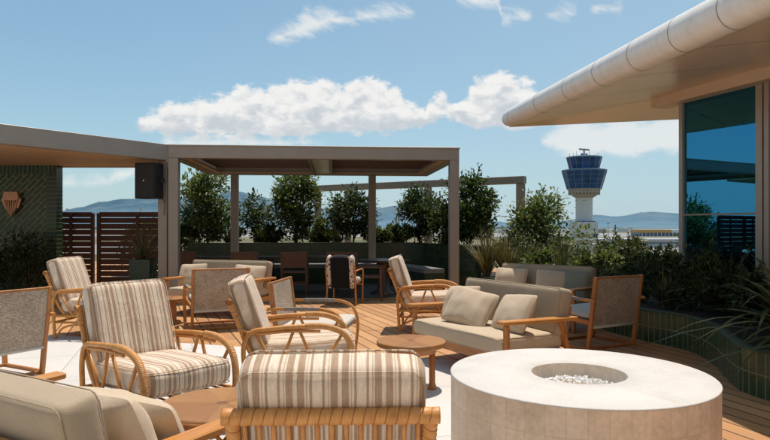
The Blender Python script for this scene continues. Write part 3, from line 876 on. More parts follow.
cp = [(2.05, 13.6, 0), (1.95, 12.6, 0), (2.3, 11.4, 0), (2.85, 10.4, 0), (3.0, 9.4, 0), (2.92, 8.6, 0), (3.07, 7.86, 0), (3.31, 7.3, 0), (3.37, 6.9, 0), (3.30, 6.45, 0), (3.10, 5.8, 0), (3.0, 5.4, 0), (3.05, 5.08, 0), (3.25, 4.7, 0), (3.7, 4.3, 0), (4.5, 4.0, 0)]
planter('low wavy planter faced in glossy green tiles beside the glass facade', spline(cp, 6), .385, [(6, 5), (6.5, 13), (4, 15), (2.2, 14.6)], M['green_tile'])

# small tiled pot by the screen
pt = thing('tiled_pot', 'tall square tiled pot with dry spiky grass by the slat screen', 'planter', (-4.82, 12.75, 0))
mb = MB()
strip(mb, [(-.2, -.2), (.2, -.2), (.2, .2), (-.2, .2), (-.2, -.2)], 0, .72); mb.build('tiled_face', M['green_dark'], pt)
mb = MB(); mb.box((0, 0, .68), (.39, .39, .03)); mb.build('soil', M['soil'], pt)

# ------------------------------------------------------------------ right building
bd = thing('terminal_wing', 'cream building wing with rounded eave and blue tinted glass wall', 'building', (0, 0, 0))
def eaveP(Y): 
    t_ = (11.2 - Y) / (11.2 - 5.9); return Vector((2.13 + .83 * t_, Y, 3.24 + .02 * t_))
ys = [11.25 - .15 * i for i in range(62)]
path = [eaveP(y) for y in ys]
rad = []
for y in ys:
    t_ = (11.25 - y); rad.append(.15 + .035 * min(1, t_ / 5) if t_ > .3 else .07 + .08 * math.sin(t_ / .3 * PI / 2))
mb = MB(); mb.tube(path, rad, 28); ev = mb.build('eave_tube', M['eave'], bd)
for y in (10.75, 9.6, 8.6, 7.75, 6.95, 6.2, 5.5, 4.7):
    mb = MB(); p = eaveP(y); r_ = .15 + .035 * min(1, (11.25 - y) / 5) + .0018
    mb.tube([p + Vector((-.0005, .006, 0)), p - Vector((-.0005, .006, 0))], r_, 28); mb.build('joint_band', M['joint'], ev)
fc = Vector((4.42, 9.5, 0)); fd = Vector((.40, -1.30, 0)).normalized(); fn = Vector((fd.y, -fd.x, 0))   # facing left
# soffit: from tube up to the header, panels with seams
def sof(i, y0, y1):
    a = eaveP(y0) + Vector((.05, 0, -.13)); b_ = eaveP(y1) + Vector((.05, 0, -.13))
    def inner(y): 
        X = fc.x + (fc.y - y) * .3077 - .16 if y < 9.7 else 4.25 + (9.7 - y) * -.5
        return Vector((X, y, 3.36))
    c_, d_ = inner(y1), inner(y0)
    return a, b_, c_, d_
cuts = [11.1, 9.9, 8.7, 7.5, 6.3, 5.1, 3.9, 2.7]
for i in range(len(cuts) - 1):
    a, b_, c_, d_ = sof(i, cuts[i], cuts[i + 1] + .012)
    mb = MB(); mb.quad(a, d_, c_, b_); mb.build('soffit_panel', M['eave_under'], bd)
mb = MB(); mb.add([(2.2, 11.1, 3.105), (4.92, 11.08, 3.365), (8.9, 11.0, 3.40), (8.9, 2.4, 3.42), (5.2, 2.4, 3.39), (4.27, 9.7, 3.37)], [(0, 1, 2, 5), (5, 2, 3, 4)]); mb.build('soffit_panel', M['eave_under'], bd)
mb = MB(); mb.add([(2.13, 11.1, 3.36), (3.5, 2.2, 3.44), (8.9, 2.2, 3.75), (8.9, 11.1, 3.7)], [(0, 1, 2, 3)]); mb.build('roof_sheet', M['eave'], bd)
mb = MB(); mb.add([(2.16, 11.12, 3.10), (8.9, 11.05, 3.40), (8.9, 11.1, 3.7), (2.16, 11.13, 3.37)], [(0, 1, 2, 3)]); mb.build('roof_edge', M['eave'], bd)
# header above the glass
h0 = fc - fd * .45; h1 = fc + fd * 7
mb = MB(); mb.bar((h0.x + fn.x * .05, h0.y + fn.y * .05, 3.28), (h1.x + fn.x * .05, h1.y + fn.y * .05, 3.28), .30, .155, .006); mb.build('header', M['header'], bd)
# frames
segs = [0.0, 1.36, 2.75, 4.15, 5.5]
for s_ in segs:
    p = fc + fd * s_
    mb = MB(); mb.bar((p.x, p.y, .3), (p.x, p.y, 3.2), .10 if s_ else .07, .09, .004, side=tuple(fd)); mb.build('window_frame', M['frame'], bd)
    if s_:
        q_ = p + fd * .12; mb = MB(); mb.bar((q_.x, q_.y, .3), (q_.x, q_.y, 3.2), .07, .11, .004, side=tuple(fd)); mb.build('window_frame', M['frame'], bd)
for s0, s1 in zip(segs, segs[1:]):
    a = fc + fd * (s0 + (.16 if s0 else .035)); b_ = fc + fd * (s1 - .05)
    mb = MB(); mb.quad((a.x, a.y, .3), (b_.x, b_.y, .3), (b_.x, b_.y, 3.2), (a.x, a.y, 3.2)); pn = mb.build('window_pane', M['glass'], bd)
    mb = MB(); mb.bar((a.x + fn.x * .02, a.y + fn.y * .02, 1.55), (b_.x + fn.x * .02, b_.y + fn.y * .02, 1.55), .02, .025); mb.build('glazing_bar', M['joint'], pn)
b_ = fc + fd * 5.5
mb = MB(); mb.bar((fc.x + fn.x * .08, fc.y + fn.y * .08, .27), (b_.x + fn.x * .08, b_.y + fn.y * .08, .27), .28, .06, .004); mb.build('sill', M['hvac'], bd)
e0 = fc + Vector((0, 0, 0)); 
mb = MB(); mb.prism([(fc.x + .06, fc.y - .02), (8.8, 9.4), (8.8, 3.0), (h1.x + .1, h1.y)], -.01, 3.36); mb.build('inner_wall', M['wall_dark'], bd)

lb_ = thing('bounce_building', 'unseen cream building added behind the camera to bounce warm light', 'building', (-4, -5.5, 0))  # unseen, added so sunlight bounces warmly onto the shaded fronts
mb = MB(); mb.box((0, -1.5, 3.6), (25, 3, 7.2)); wl_ = mb.build('wall', plain('bounce_cream_render', (.74, .60, .46), .8, 0, .06, .8, .1, 30), lb_)  # wall of the added, unseen bounce building
for x in (-9, -5.4, 5.4, 9):
    mb = MB(); mb.box((x, .02, 1.35), (2.2, .06, 2.5)); wf = mb.build('window', M['frame'], lb_)
    mb = MB(); mb.box((x, .055, 1.35), (2.0, .02, 2.3)); mb.build('pane', M['glass'], wf)
mb = MB(); mb.box((0, -1.3, 7.3), (25.6, 3.6, .25)); mb.build('roof', M['eave_under'], lb_)
# ------------------------------------------------------------------ furniture prototypes
def rattan_armchair(loc, rz, label):
    o = thing('rattan_armchair', label, 'armchair', loc, rz, 'striped rattan armchairs')
    rs = M['rattan']
    for sx in (-1, 1):
        x = sx * .335
        hoop = spline([(x, -.36, 0), (x, -.375, .25), (x, -.385, .46), (x, -.33, .575), (x, -.18, .60), (x, .05, .615), (x, .24, .61), (x, .385, .55), (x, .445, .42), (x, .445, .22), (x, .43, 0)], 6)
        mb = MB(); mb.tube(resample(hoop, .02), .0185, 9); am = mb.build('arm', rs, o)
        i0 = int(len(hoop) * .52); i1 = int(len(hoop) * .93)
        mb = MB(); mb.tube(resample(hoop[i0:i1], .0055), .0245, 10, True, lambda L, th: 1 + .045 * math.sin(2 * PI * L / .011 + th)); mb.build('cane_wrap', M['rattan_weave'], am)
        mb = MB(); mb.tube(resample(spline([(x * .93, -.42, .60), (x, -.3, .565), (x, -.05, .578), (x, .2, .575)], 5), .03), .012, 7); mb.build('under_rail', rs, am)
        mb = MB()
        for (y0, z0, y1, z1) in ((-.30, .57, -.13, .285), (.0, .60, -.12, .285), (.03, .60, .17, .285), (.37, .55, .20, .285)):
            mb.tube([(x, y0, z0), (x * .985, (y0 + y1) / 2, (z0 + z1) / 2), (x * .97, y1, z1)], .0125, 7)
        mb.build('side_brace', rs, o)
        # lower arch
        mb = MB(); mb.tube(resample(spline([(x * .97, -.345, .02), (x * .97, -.27, .13), (x * .97, -.1, .175), (x * .97, .2, .175), (x * .97, .35, .13), (x * .97, .42, .02)], 5), .03), .0125, 7); mb.build('arch', rs, o)
        # back post
        mb = MB(); mb.tube(resample(spline([(sx * .30, -.20, .24), (sx * .303, -.34, .42), (sx * .305, -.42, .62), (sx * .308, -.495, .81)], 5), .03), .018, 8); bp_ = mb.build('back_post', rs, o)
        cw = [Vector((sx * .3045, -.448, .70)).lerp(Vector((sx * .3075, -.498, .815)), q_ / 24) for q_ in range(25)]
        mb = MB(); mb.tube(cw, .0235, 12, True, lambda L, th: 1 + .05 * math.sin(2 * PI * L / .02 + th)); mb.build('corner_wrap', M['rattan_wrap'], bp_)
        mb = MB(); mb.tube([(x * .975, -.36, .285), (x * .975, .43, .285)], .015, 8); mb.tube([(x * .975, -.36, .205), (x * .975, .43, .205)], .013, 8); mb.build('side_rail', rs, o)
    top = [Vector((-.335, -.495, .81)).lerp(Vector((.335, -.495, .81)), i / 140) for i in range(141)]
    mb = MB(); mb.tube(top, .0265, 14, True, lambda L, th: 1 + .06 * (abs(math.sin(PI * (L / .034 + th / (2 * PI)))) ** .5 - .7) + .02 * math.sin(L * 37)); mb.build('top_rail', M['rattan_wrap'], o)
    for i in range(13):
        x = -.27 + .54 * i / 12
        mb = MB(); mb.tube(spline([(x, -.49, .805), (x, -.42, .60), (x, -.33, .40), (x, -.25, .29)], 4), .0085, 6); mb.build('spindle', rs, o)
    mb = MB()
    for (y, z) in ((.44, .285), (.435, .245), (.43, .205), (-.36, .285), (-.36, .205)): mb.tube([(-.33, y, z), (.33, y, z)], .0145, 8)
    for i in range(10): mb.tube([(-.30 + .0667 * i, -.34, .297), (-.30 + .0667 * i, .42, .297)], .008, 6)
    mb.build('seat_frame', rs, o)
    mb = MB(); mb.tube(resample(spline([(-.315, .43, .02), (-.25, .43, .13), (-.1, .43, .18), (.1, .43, .18), (.25, .43, .13), (.315, .43, .02)], 5), .03), .0125, 7); mb.build('arch', rs, o)
    M4 = Matrix.Translation((0, .075, .402)) @ Matrix.Rotation(R(2), 4, 'X')
    mb = MB(); cushion(mb, (.298, .395, .092), .062, 18, .16, M4, .008, 1); c1 = mb.build('seat_cushion', M['stripe'], o)
    mb = MB(); piping(mb, (.298, .395, .092), .062, M4, 2, .003); mb.build('piping', M['stripe'], c1)
    M4 = Matrix.Translation((0, -.355, .70)) @ Matrix.Rotation(R(19), 4, 'X')
    mb = MB(); cushion(mb, (.290, .080, .285), .048, 16, .14, M4, .008, 4, 1); c2 = mb.build('back_cushion', M['stripe'], o)
    mb = MB(); piping(mb, (.290, .080, .285), .048, M4, 1, .0035); mb.build('piping', M['stripe'], c2)
    return o

arm0 = rattan_armchair((-1.58, 4.42, 0), yaw(.76, -.65), 'striped rattan armchair left of centre, facing right beside the inlaid coffee table')
GA = 'striped rattan armchairs'
dup(arm0, (-.74, 5.28, 0), yaw(1, .12), 'striped rattan armchair in side view directly behind the nearest armchair', GA)
dup(arm0, (-.18, 2.47, 0), yaw(-.03, 1), 'nearest striped rattan armchair, seen from behind at the bottom edge', GA)
dup(arm0, (-3.66, 8.15, 0), yaw(1, -.10), 'striped rattan armchair farthest left, in front of the slat screens', GA)
dup(arm0, (.58, 8.62, 0), yaw(1, -.10), 'striped rattan armchair between the pergola post and the grey sofa', GA)

def woven_chair(loc, rz, label):
    o = thing('woven_chair', label, 'chair', loc, rz, 'woven rope chairs')
    tk = M['teak']
    for sx in (-1, 1):
        x = sx * .36
        mb = MB(); mb.bar((x, -.27, 0), (x, -.385, .83), .036, .05, .006, side=(1, 0, 0)); mb.build('back_post', tk, o)
        pth = spline([(x + sx * .032, -.40, .565), (x + sx * .032, -.1, .572), (x + sx * .032, .18, .565), (x + sx * .032, .32, .50), (x + sx * .03, .375, .36), (x + sx * .025, .37, .18), (x + sx * .02, .345, 0.0)], 7)
        mb = MB(); mb.sweep_rect(pth, .042, .026); a_ = mb.build('arm', M['teak_y'], o)
        mb = MB(); mb.sweep_rect([(x + sx * .032, -.22, .5705), (x + sx * .032, 0, .574), (x + sx * .032, .12, .5695)], .050, .034); mb.build('rope_wrap', M['weave_arm'], a_)
        mb = MB(); mb.bar((x + sx * .0205, -.25, .018), (x + sx * .0205, .33, .018), .034, .032, .004); mb.build('floor_rail', tk, o)
        mb = MB(); mb.bar((x, -.29, .315), (x, .36, .345), .03, .05, .005, side=(1, 0, 0)); mb.build('side_rail', tk, o)
    mb = MB(); mb.bar((-.34, -.385, .815), (.34, -.385, .815), .024, .026, .005); mb.build('top_rail', tk, o)
    mb = MB()
    n = 26
    for sgn in (0, 1):
        vs = []
        for j in range(n + 1):
            z = .262 + (.808 - .262) * j / n; y = -.27 - .115 * z / .83 - .012 + .024 * sgn
            bow = -.012 * math.sin(PI * j / n)
            for i in range(9):
                x = -.341 + .682 * i / 8
                vs.append((x, y + bow * math.sin(PI * i / 8), z))
        fs = [(j * 9 + i, j * 9 + i + 1, (j + 1) * 9 + i + 1, (j + 1) * 9 + i) for j in range(n) for i in range(8)]
        mb.add(vs, fs if not sgn else [f[::-1] for f in fs], True)
    mb.build('woven_back', M['weave'], o)
    mb = MB(); mb.tube([(-.345, -.314, .262), (.345, -.314, .262)], .017, 8); mb.build('rope_edge', M['pad'], o)
    mb = MB(); mb.box((0, .04, .335), (.67, .62, .03), Matrix.Rotation(R(2.5), 3, 'X'), .006); mb.build('woven_seat', M['weave'], o)
    mb = MB(); cushion(mb, (.33, .315, .034), .03, 8, .15, Matrix.Translation((0, .045, .388)) @ Matrix.Rotation(R(2.5), 4, 'X'), .004); mb.build('seat_pad', M['pad'], o)
    mb = MB(); mb.bar((-.38, .345, .018), (.38, .345, .018), .03, .03, .004); mb.bar((-.365, -.25, .0185), (.365, -.25, .0185), .03, .03, .004); mb.build('stretcher', tk, o)
    return o
GW = 'woven rope chairs'
def wloc(rl, rr, facing):     # rear-left / rear-right post feet on the floor
    mid = (Vector(rl) + Vector(rr)) / 2; f = Vector(facing).normalized(); return (mid.x + f.x * .27, mid.y + f.y * .27, 0)
wc0 = woven_chair(wloc((-3.245, 5.98), (-3.55, 5.42), (-.88, .48)), yaw(-.88, .48), 'pale rope-woven chair back cut off by the left edge')
dup(wc0, wloc((-2.56, 8.42), (-1.86, 8.72), (-.40, .92)), yaw(-.40, .92), 'rope-woven chair with its back turned, in front of the far left sofa', GW)
dup(wc0, (-.72, 6.68, 0), yaw(.985, -.12), 'rope-woven chair with bentwood arms, facing right behind a striped armchair', GW)
dup(wc0, wloc((2.25, 7.12), (2.90, 7.46), (-.48, .88)), yaw(-.48, .88), 'dark rope-woven chair in the shade at right by the green planter', GW)

def sofa(loc, rz, label, L=1.52):
    o = thing('sofa', label, 'sofa', loc, rz, 'wooden framed sofas')
    h = L / 2
    for sx in (-1, 1):
        x = sx * (h - .045)
        mb = MB(); mb.bar((x, .355, 0), (x, .365, .535), .05, .042, .006); mb.build('leg', M['teak'], o)
        mb = MB(); mb.bar((x, -.46, 0), (x, -.27, .535), .05, .042, .006); mb.build('leg', M['teak'], o)
        mb = MB(); mb.box((x, -.01, .552), (.095, .90, .034), Matrix.Rotation(R(1.2), 3, 'X'), .008); mb.build('arm', M['teak_y'], o)
        mb = MB(); mb.bar((x, -.40, .235), (x, .36, .255), .034, .07, .005); mb.build('side_rail', M['teak_y'], o)
    mb = MB(); mb.bar((-h + .03, .335, .225), (h - .03, .335, .225), .03, .085, .005); mb.build('front_rail', M['teak_x'], o)
    mb = MB(); mb.box((0, -.02, .255), (L - .16, .68, .02)); mb.build('seat_board', M['teak_x'], o)
    rt = Matrix.Rotation(R(12), 3, 'X')
    mb = MB(); mb.box((0, -.425, .475), (L - .17, .022, .36), rt, .004); mb.build('back_panel', M['teak_x'], o)
    M4 = Matrix.Translation((0, .035, .347)); hs = (h - .085, .37, .078)
    mb = MB(); cushion(mb, hs, .035, 18, .06, M4, .005, 2); c1 = mb.build('seat_cushion', M['sofa_seat'], o)
    mb = MB(); piping(mb, hs, .035, M4, 2, .003); mb.build('piping', M['sofa_seat'], c1)
    M4 = Matrix.Translation((0, -.335, .60)) @ Matrix.Rotation(R(12), 4, 'X'); hs = (h - .06, .082, .215)
    mb = MB(); cushion(mb, hs, .035, 18, .04, M4, .005, 5, 1); c2 = mb.build('back_cushion', M['sofa'], o)
    mb = MB(); piping(mb, hs, .035, M4, 1, .003); mb.build('piping', M['sofa'], c2)
    return o
GS = 'wooden framed sofas'
def S4(o): return Matrix.Translation(o.location) @ Matrix.Rotation(o.rotation_euler.z, 4, 'Z')
sJ = sofa((.99, 6.29, 0), yaw(-.86, -.51), 'grey-beige two-seat sofa with wooden arms behind the round fire pit')
sK = dup(sJ, (2.12, 9.02, 0), yaw(-.64, -.77), 'half-shaded grey sofa at far right backed by the shrubs', GS)
sL = dup(sJ, (-2.62, 10.15, 0), yaw(-.30, -.95), 'beige sofa in front of the pergola at left, far from the camera', GS)
sM = dup(sJ, (-1.43, 2.84, 0), yaw(.52, .85), 'nearest sofa at bottom left, seen from behind with its beige back', GS)

def pil(sofa_o, x, y, z, tilt, label, spin=0.0, roll=0.0, hx=.275, hy=.20, hz=.09, mat=None, seed=0):
    """cushion resting on a sofa: sofa-local position, leaning back by tilt"""
    mb = MB(); pillow_mesh(mb, hx, hy, hz, seed); 
    o = mb.build('pillow', mat or M['pillow'])
    Mx = S4(sofa_o) @ Matrix.Translation((x, y, z)) @ Matrix.Rotation(spin, 4, 'Z') @ Matrix.Rotation(PI / 2 + tilt, 4, 'X') @ Matrix.Rotation(roll, 4, 'Z')
    o.location = Mx.translation; o.rotation_euler = Mx.to_euler()
    tag(o, label, 'pillow', 'loose pillows on the sofas'); return o
# sofa J : facing camera-left; local +x points to the left end seen from its front (far end)
pil(sJ, -.40, .0, .58, R(30), 'beige pillow leaning at the wooden right arm of the central sofa', R(-12), R(-6), seed=1)
pil(sJ, .14, .09, .58, R(34), 'front beige pillow in the middle of the central sofa, overlapping another', R(14), R(8), hx=.29, hy=.21, seed=5)
pil(sJ, .44, -.02, .585, R(24), 'beige pillow tucked behind another on the central sofa', R(-4), R(-5), seed=9)
pil(sK, .45, -.10, .585, R(20), 'sunlit long pillow at the left end of the shaded grey sofa', R(-3), 0, seed=11)
pil(sK, -.22, -.06, .585, R(24), 'pale half-lit pillow in front of the sage pillow', R(24), R(4), hx=.23, seed=13)
pil(sK, -.46, -.15, .585, R(18), 'dark sage pillow in the shade at the right end of the far sofa', R(-5), 0, mat=M['pillow_sage'], seed=15)
pil(sL, .56, -.08, .585, R(20), 'beige pillow at the left end of the far left sofa', R(-8), R(-3), seed=17)
pil(sL, -.46, -.10, .58, R(20), 'beige pillow at the right end of the far left sofa, behind the woven chair', R(5), R(3), seed=19)
pil(sM, .50, -.09, .575, R(22), 'crumpled cream pillow at the end of the nearest sofa', R(-6), R(5), seed=23, hx=.25)
pil(sM, .40, .06, .555, R(36), 'cream pillow leaning in front of another on the nearest sofa', R(12), R(-8), seed=25, hx=.25)

# tables
def coffee_table(loc):
    o = thing('coffee_table', 'round coffee table with radial wood inlay and cane base', 'table', loc)
    mb = MB(); mb.lathe([(0.0001, .415), (.345, .415), (.352, .408), (.352, .382), (.345, .375), (.0001, .375)], 56, smooth=False); mb.build('table_top', M['inlay'], o)
    mb = MB(); mb.lathe([(.3525, .404), (.3575, .404), (.3575, .374), (.34, .370)], 56); mb.build('edge_band', M['teak'], o)
    mb = MB()
    for i in range(12):
        a = 2 * PI * i / 12; b_ = a + 2 * PI / 12 * 2
        mb.tube([(.30 * math.cos(a), .30 * math.sin(a), .372), (.24 * math.cos((a + b_) / 2), .24 * math.sin((a + b_) / 2), .19), (.28 * math.cos(b_), .28 * math.sin(b_), .012)], .011, 7)
        mb.tube([(.30 * math.cos(b_), .30 * math.sin(b_), .372), (.235 * math.cos((a + b_) / 2), .235 * math.sin((a + b_) / 2), .19), (.28 * math.cos(a), .28 * math.sin(a), .012)], .011, 7)
    mb.build('cane_base', M['rattan'], o)
    mb = MB()
    for z, rr in ((.015, .285), (.19, .25), (.362, .305)):
        mb.tube([(rr * math.cos(2 * PI * i / 40), rr * math.sin(2 * PI * i / 40), z) for i in range(41)], .013, 8, False)
    mb.build('base_ring', M['rattan'], o)
coffee_table((-.90, 3.55, 0))
sd = thing('side_table', 'small round wooden side table between the sofa and the nearest armchair', 'table', (.225, 5.5, 0))
mb = MB(); mb.lathe([(.0001, .41), (.29, .41), (.297, .404), (.297, .372), (.285, .364), (.0001, .364)], 48, smooth=False); mb.build('table_top', M['inlay2'], sd)
mb = MB(); mb.lathe([(.215, .363), (.215, .315), (.195, .31), (.0001, .31)], 40); mb.build('apron', M['teak'], sd)
for a in (-18, 102, 222):
    x, y = .185 * math.cos(R(a)), .185 * math.sin(R(a))
    mb = MB(); mb.lathe([(.026, .32), (.026, .06), (.030, .05), (.034, .035), (.038, .02), (.036, .0)], 16, (x, y, 0), cap0=True, cap1=True); mb.build('leg', M['teak'], sd)
dt = thing('side_table', 'low wooden block table between the far left sofa and the woven chair', 'table', (-3.08, 9.18, 0))
mb = MB(); mb.lathe([(.0001, .36), (.24, .36), (.245, .354), (.245, .325), (.235, .318), (.0001, .318)], 40, smooth=False); mb.build('table_top', M['inlay2'], dt)
mb = MB(); mb.box((0, 0, .16), (.17, .17, .31), Matrix.Rotation(.3, 3, 'Z'), .01); mb.build('pedestal', M['teak'], dt)
mb = MB(); mb.lathe([(.15, .0), (.15, .02), (.14, .026), (.0001, .026)], 32, smooth=False); mb.build('base', M['teak'], dt)

# fire pit
fp = thing('fire_pit', 'large round pale concrete fire pit with tiled side and white stones', 'fire pit', (1.18, 3.9, 0))
RP = .778
mb = MB(); mb.lathe([(RP - .004, 0), (RP - .004, .490)], 96); mb.build('tiled_side', M['pit_tile'], fp)
mb = MB(); mb.lathe([(RP - .006, .4895), (RP - .001, .491), (RP - .001, .496), (RP - .006, .500), (.285, .500), (.281, .498)], 96); mb.build('top_slab', M['pit_top'], fp)
mb = MB(); mb.lathe([(.281, .4975), (.279, .36), (.0001, .36)], 64); mb.build('bowl', M['bowl'], fp)
random.seed(5)
mb = MB()
for i in range(420):
    a = random.uniform(0, 2 * PI); rr = .262 * math.sqrt(random.random()); s_ = random.uniform(.010, .02)
    c_ = Vector((rr * math.cos(a), rr * math.sin(a), .40 + (.06 * (1 - (rr / .27) ** 2)) * random.uniform(.2, 1.1)))
    rot = Matrix.Rotation(random.uniform(0, 6), 3, (random.uniform(-1, 1), random.uniform(-1, 1), .5))
    P = [Vector(p) for p in ((1, 0, 0), (-1, .1, 0), (0, 1, .1), (.1, -1, 0), (0, 0, .7), (0, .1, -.7))]
    vs = [c_ + rot @ (p * s_ * random.uniform(.7, 1.2)) for p in P]
    mb.add(vs, [(0, 2, 4), (2, 1, 4), (1, 3, 4), (3, 0, 4), (2, 0, 5), (1, 2, 5), (3, 1, 5), (0, 3, 5)])
st_ = mb.build('white_stones', M['stone'], fp); st_['kind'] = 'stuff'

# ------------------------------------------------------------------ dining group
def dining_chair(loc, rz, label):
    o = thing('dining_chair', label, 'chair', loc, rz, 'dark wooden dining chairs')
    dw = M['dark_wood']
    for sx in (-1, 1):
        mb = MB(); mb.bar((sx * .25, -.24, 0), (sx * .25, -.30, .86), .035, .04, .004, side=(1, 0, 0)); mb.build('leg', dw, o)
        mb = MB(); mb.bar((sx * .25, .24, 0), (sx * .25, .22, .60), .035, .04, .004, side=(1, 0, 0)); mb.build('leg', dw, o)
        mb = MB(); mb.bar((sx * .25, -.29, .62), (sx * .25, .25, .615), .045, .024, .004); mb.build('arm', dw, o)
    mb = MB(); mb.box((0, 0, .435), (.50, .50, .035), None, .006); mb.build('seat', dw, o)
    mb = MB(); mb.box((0, -.298, .835), (.50, .026, .05), None, .005); mb.box((0, -.277, .555), (.48, .026, .05), None, .005); mb.build('back_rail', dw, o)
    mb = MB(); mb.box((0, -.29, .695), (.465, .012, .235), Matrix.Rotation(R(4), 3, 'X')); mb.build('cane_panel', M['dark_wood'], o)
    mb = MB(); mb.bar((-.25, .2, .2), (.25, .2, .2), .02, .03); mb.bar((-.25, -.25, .2), (.25, -.25, .2), .02, .03); mb.build('stretcher', dw, o)
    return o
GD = 'dark wooden dining chairs'
dc0 = dining_chair((-1.86, 13.25, 0), R(3), 'dark wooden dining chair in the middle of the shaded table row')
dup(dc0, (-2.86, 13.2, 0), R(4), 'dark wooden dining chair half hidden behind the far left sofa', GD)
dup(dc0, (-.93, 13.2, 0), R(2), 'dark wooden dining chair just behind the black floral chair', GD)
dup(dc0, (-4.15, 13.3, 0), R(6), 'dark wooden dining chair glimpsed beside the pergola front post', GD)
dup(dc0, (-.28, 12.05, 0), R(-95), 'dark wooden dining chair at the round table, turned side-on', GD)
lt = thing('dining_table', 'long dark dining table behind the row of wooden chairs', 'table', (-2.5, 14.05, 0), R(3))
mb = MB(); mb.box((0, 0, .70), (3.6, .75, .035), None, .008); mb.build('table_top', M['table_dark'], lt)
for x in (-1.4, 0, 1.4):
    mb = MB(); mb.box((x, 0, .35), (.09, .4, .66), None, .006); mb.build('leg', M['table_dark'], lt)
rtb = thing('dining_table', 'round dark dining table on a thick pedestal by the floral chair', 'table', (-.02, 13.0, 0))
mb = MB(); mb.lathe([(.0001, .70), (.50, .70), (.51, .69), (.51, .67), (.49, .66), (.0001, .66)], 40, smooth=False); mb.build('table_top', M['table_dark'], rtb)
mb = MB(); mb.lathe([(.16, .66), (.14, .5), (.13, .1), (.28, .03), (.28, 0)], 28); mb.build('pedestal', M['table_dark'], rtb)
bn_ = thing('bench', 'curved grey banquette bench along the tall green planter', 'bench', (0, 0, 0))
bp = spline([(-4.8, 15.75, 0), (-2, 15.9, 0), (-.3, 16.02, 0), (.45, 15.75, 0), (.95, 14.8, 0), (1.3, 13.9, 0)], 6)
def wall_ribbon(mb, path, w, z0, z1):
    o2 = offs(path, -w); n = len(path)
    vs = [(p[0], p[1], z) for z in (z0, z1) for p in path] + [(p[0], p[1], z) for z in (z0, z1) for p in o2]
    fs = []
    for i in range(n - 1):
        fs += [(n + i, n + i + 1, i + 1, i), (2 * n + i, 2 * n + i + 1, 3 * n + i + 1, 3 * n + i), (3 * n + i, 3 * n + i + 1, n + i + 1, n + i)]
    fs += [(0, n, 3 * n, 2 * n), (n - 1, 3 * n - 1, 4 * n - 1, 2 * n - 1)]
    mb.add(vs, fs)
mb = MB(); wall_ribbon(mb, bp, .48, 0, .36); mb.build('base', M['coping'], bn_)
mb = MB(); wall_ribbon(mb, offs(bp, -.01), .5, .362, .45); mb.build('seat_cushion', M['bench'], bn_)

fl = thing('floral_chair', 'rattan dining chair with black back cover and floral cushion sides', 'chair', (-.72, 11.35, 0), R(-12))
for sx in (-1, 1):
    mb = MB(); mb.tube(spline([(sx * .27, -.22, 0), (sx * .255, -.20, .3), (sx * .26, -.25, .6), (sx * .22, -.30, .83)], 5), .016, 8); mb.build('leg', M['rattan'], fl)
    mb = MB(); mb.tube(spline([(sx * .27, .26, 0), (sx * .27, .25, .3), (sx * .285, .22, .58), (sx * .28, .05, .615), (sx * .265, -.25, .60)], 5), .015, 8); mb.build('arm', M['rattan'], fl)
    mb = MB(); cushion(mb, (.04, .09, .27), .035, 8, .1, Matrix.Translation((sx * .2, -.215, .585)) @ Matrix.Rotation(R(9), 4, 'X'), .004); mb.build('cushion_side', M['floral'], fl)
mb = MB(); cushion(mb, (.165, .095, .275), .035, 8, .1, Matrix.Translation((0, -.22, .585)) @ Matrix.Rotation(R(9), 4, 'X'), .004); mb.build('back_cushion', M['cushion_black'], fl)
mb = MB(); cushion(mb, (.25, .25, .06), .05, 8, .1, Matrix.Translation((0, .02, .42)), .004); mb.build('seat_cushion', M['floral'], fl)
mb = MB(); mb.tube([(-.25, -.2, .34), (.25, -.2, .34)], .014, 8); mb.tube([(-.26, .25, .34), (.26, .25, .34)], .014, 8); mb.tube([(-.22, -.305, .835), (.22, -.305, .835)], .016, 8); mb.build('frame_rail', M['rattan'], fl)

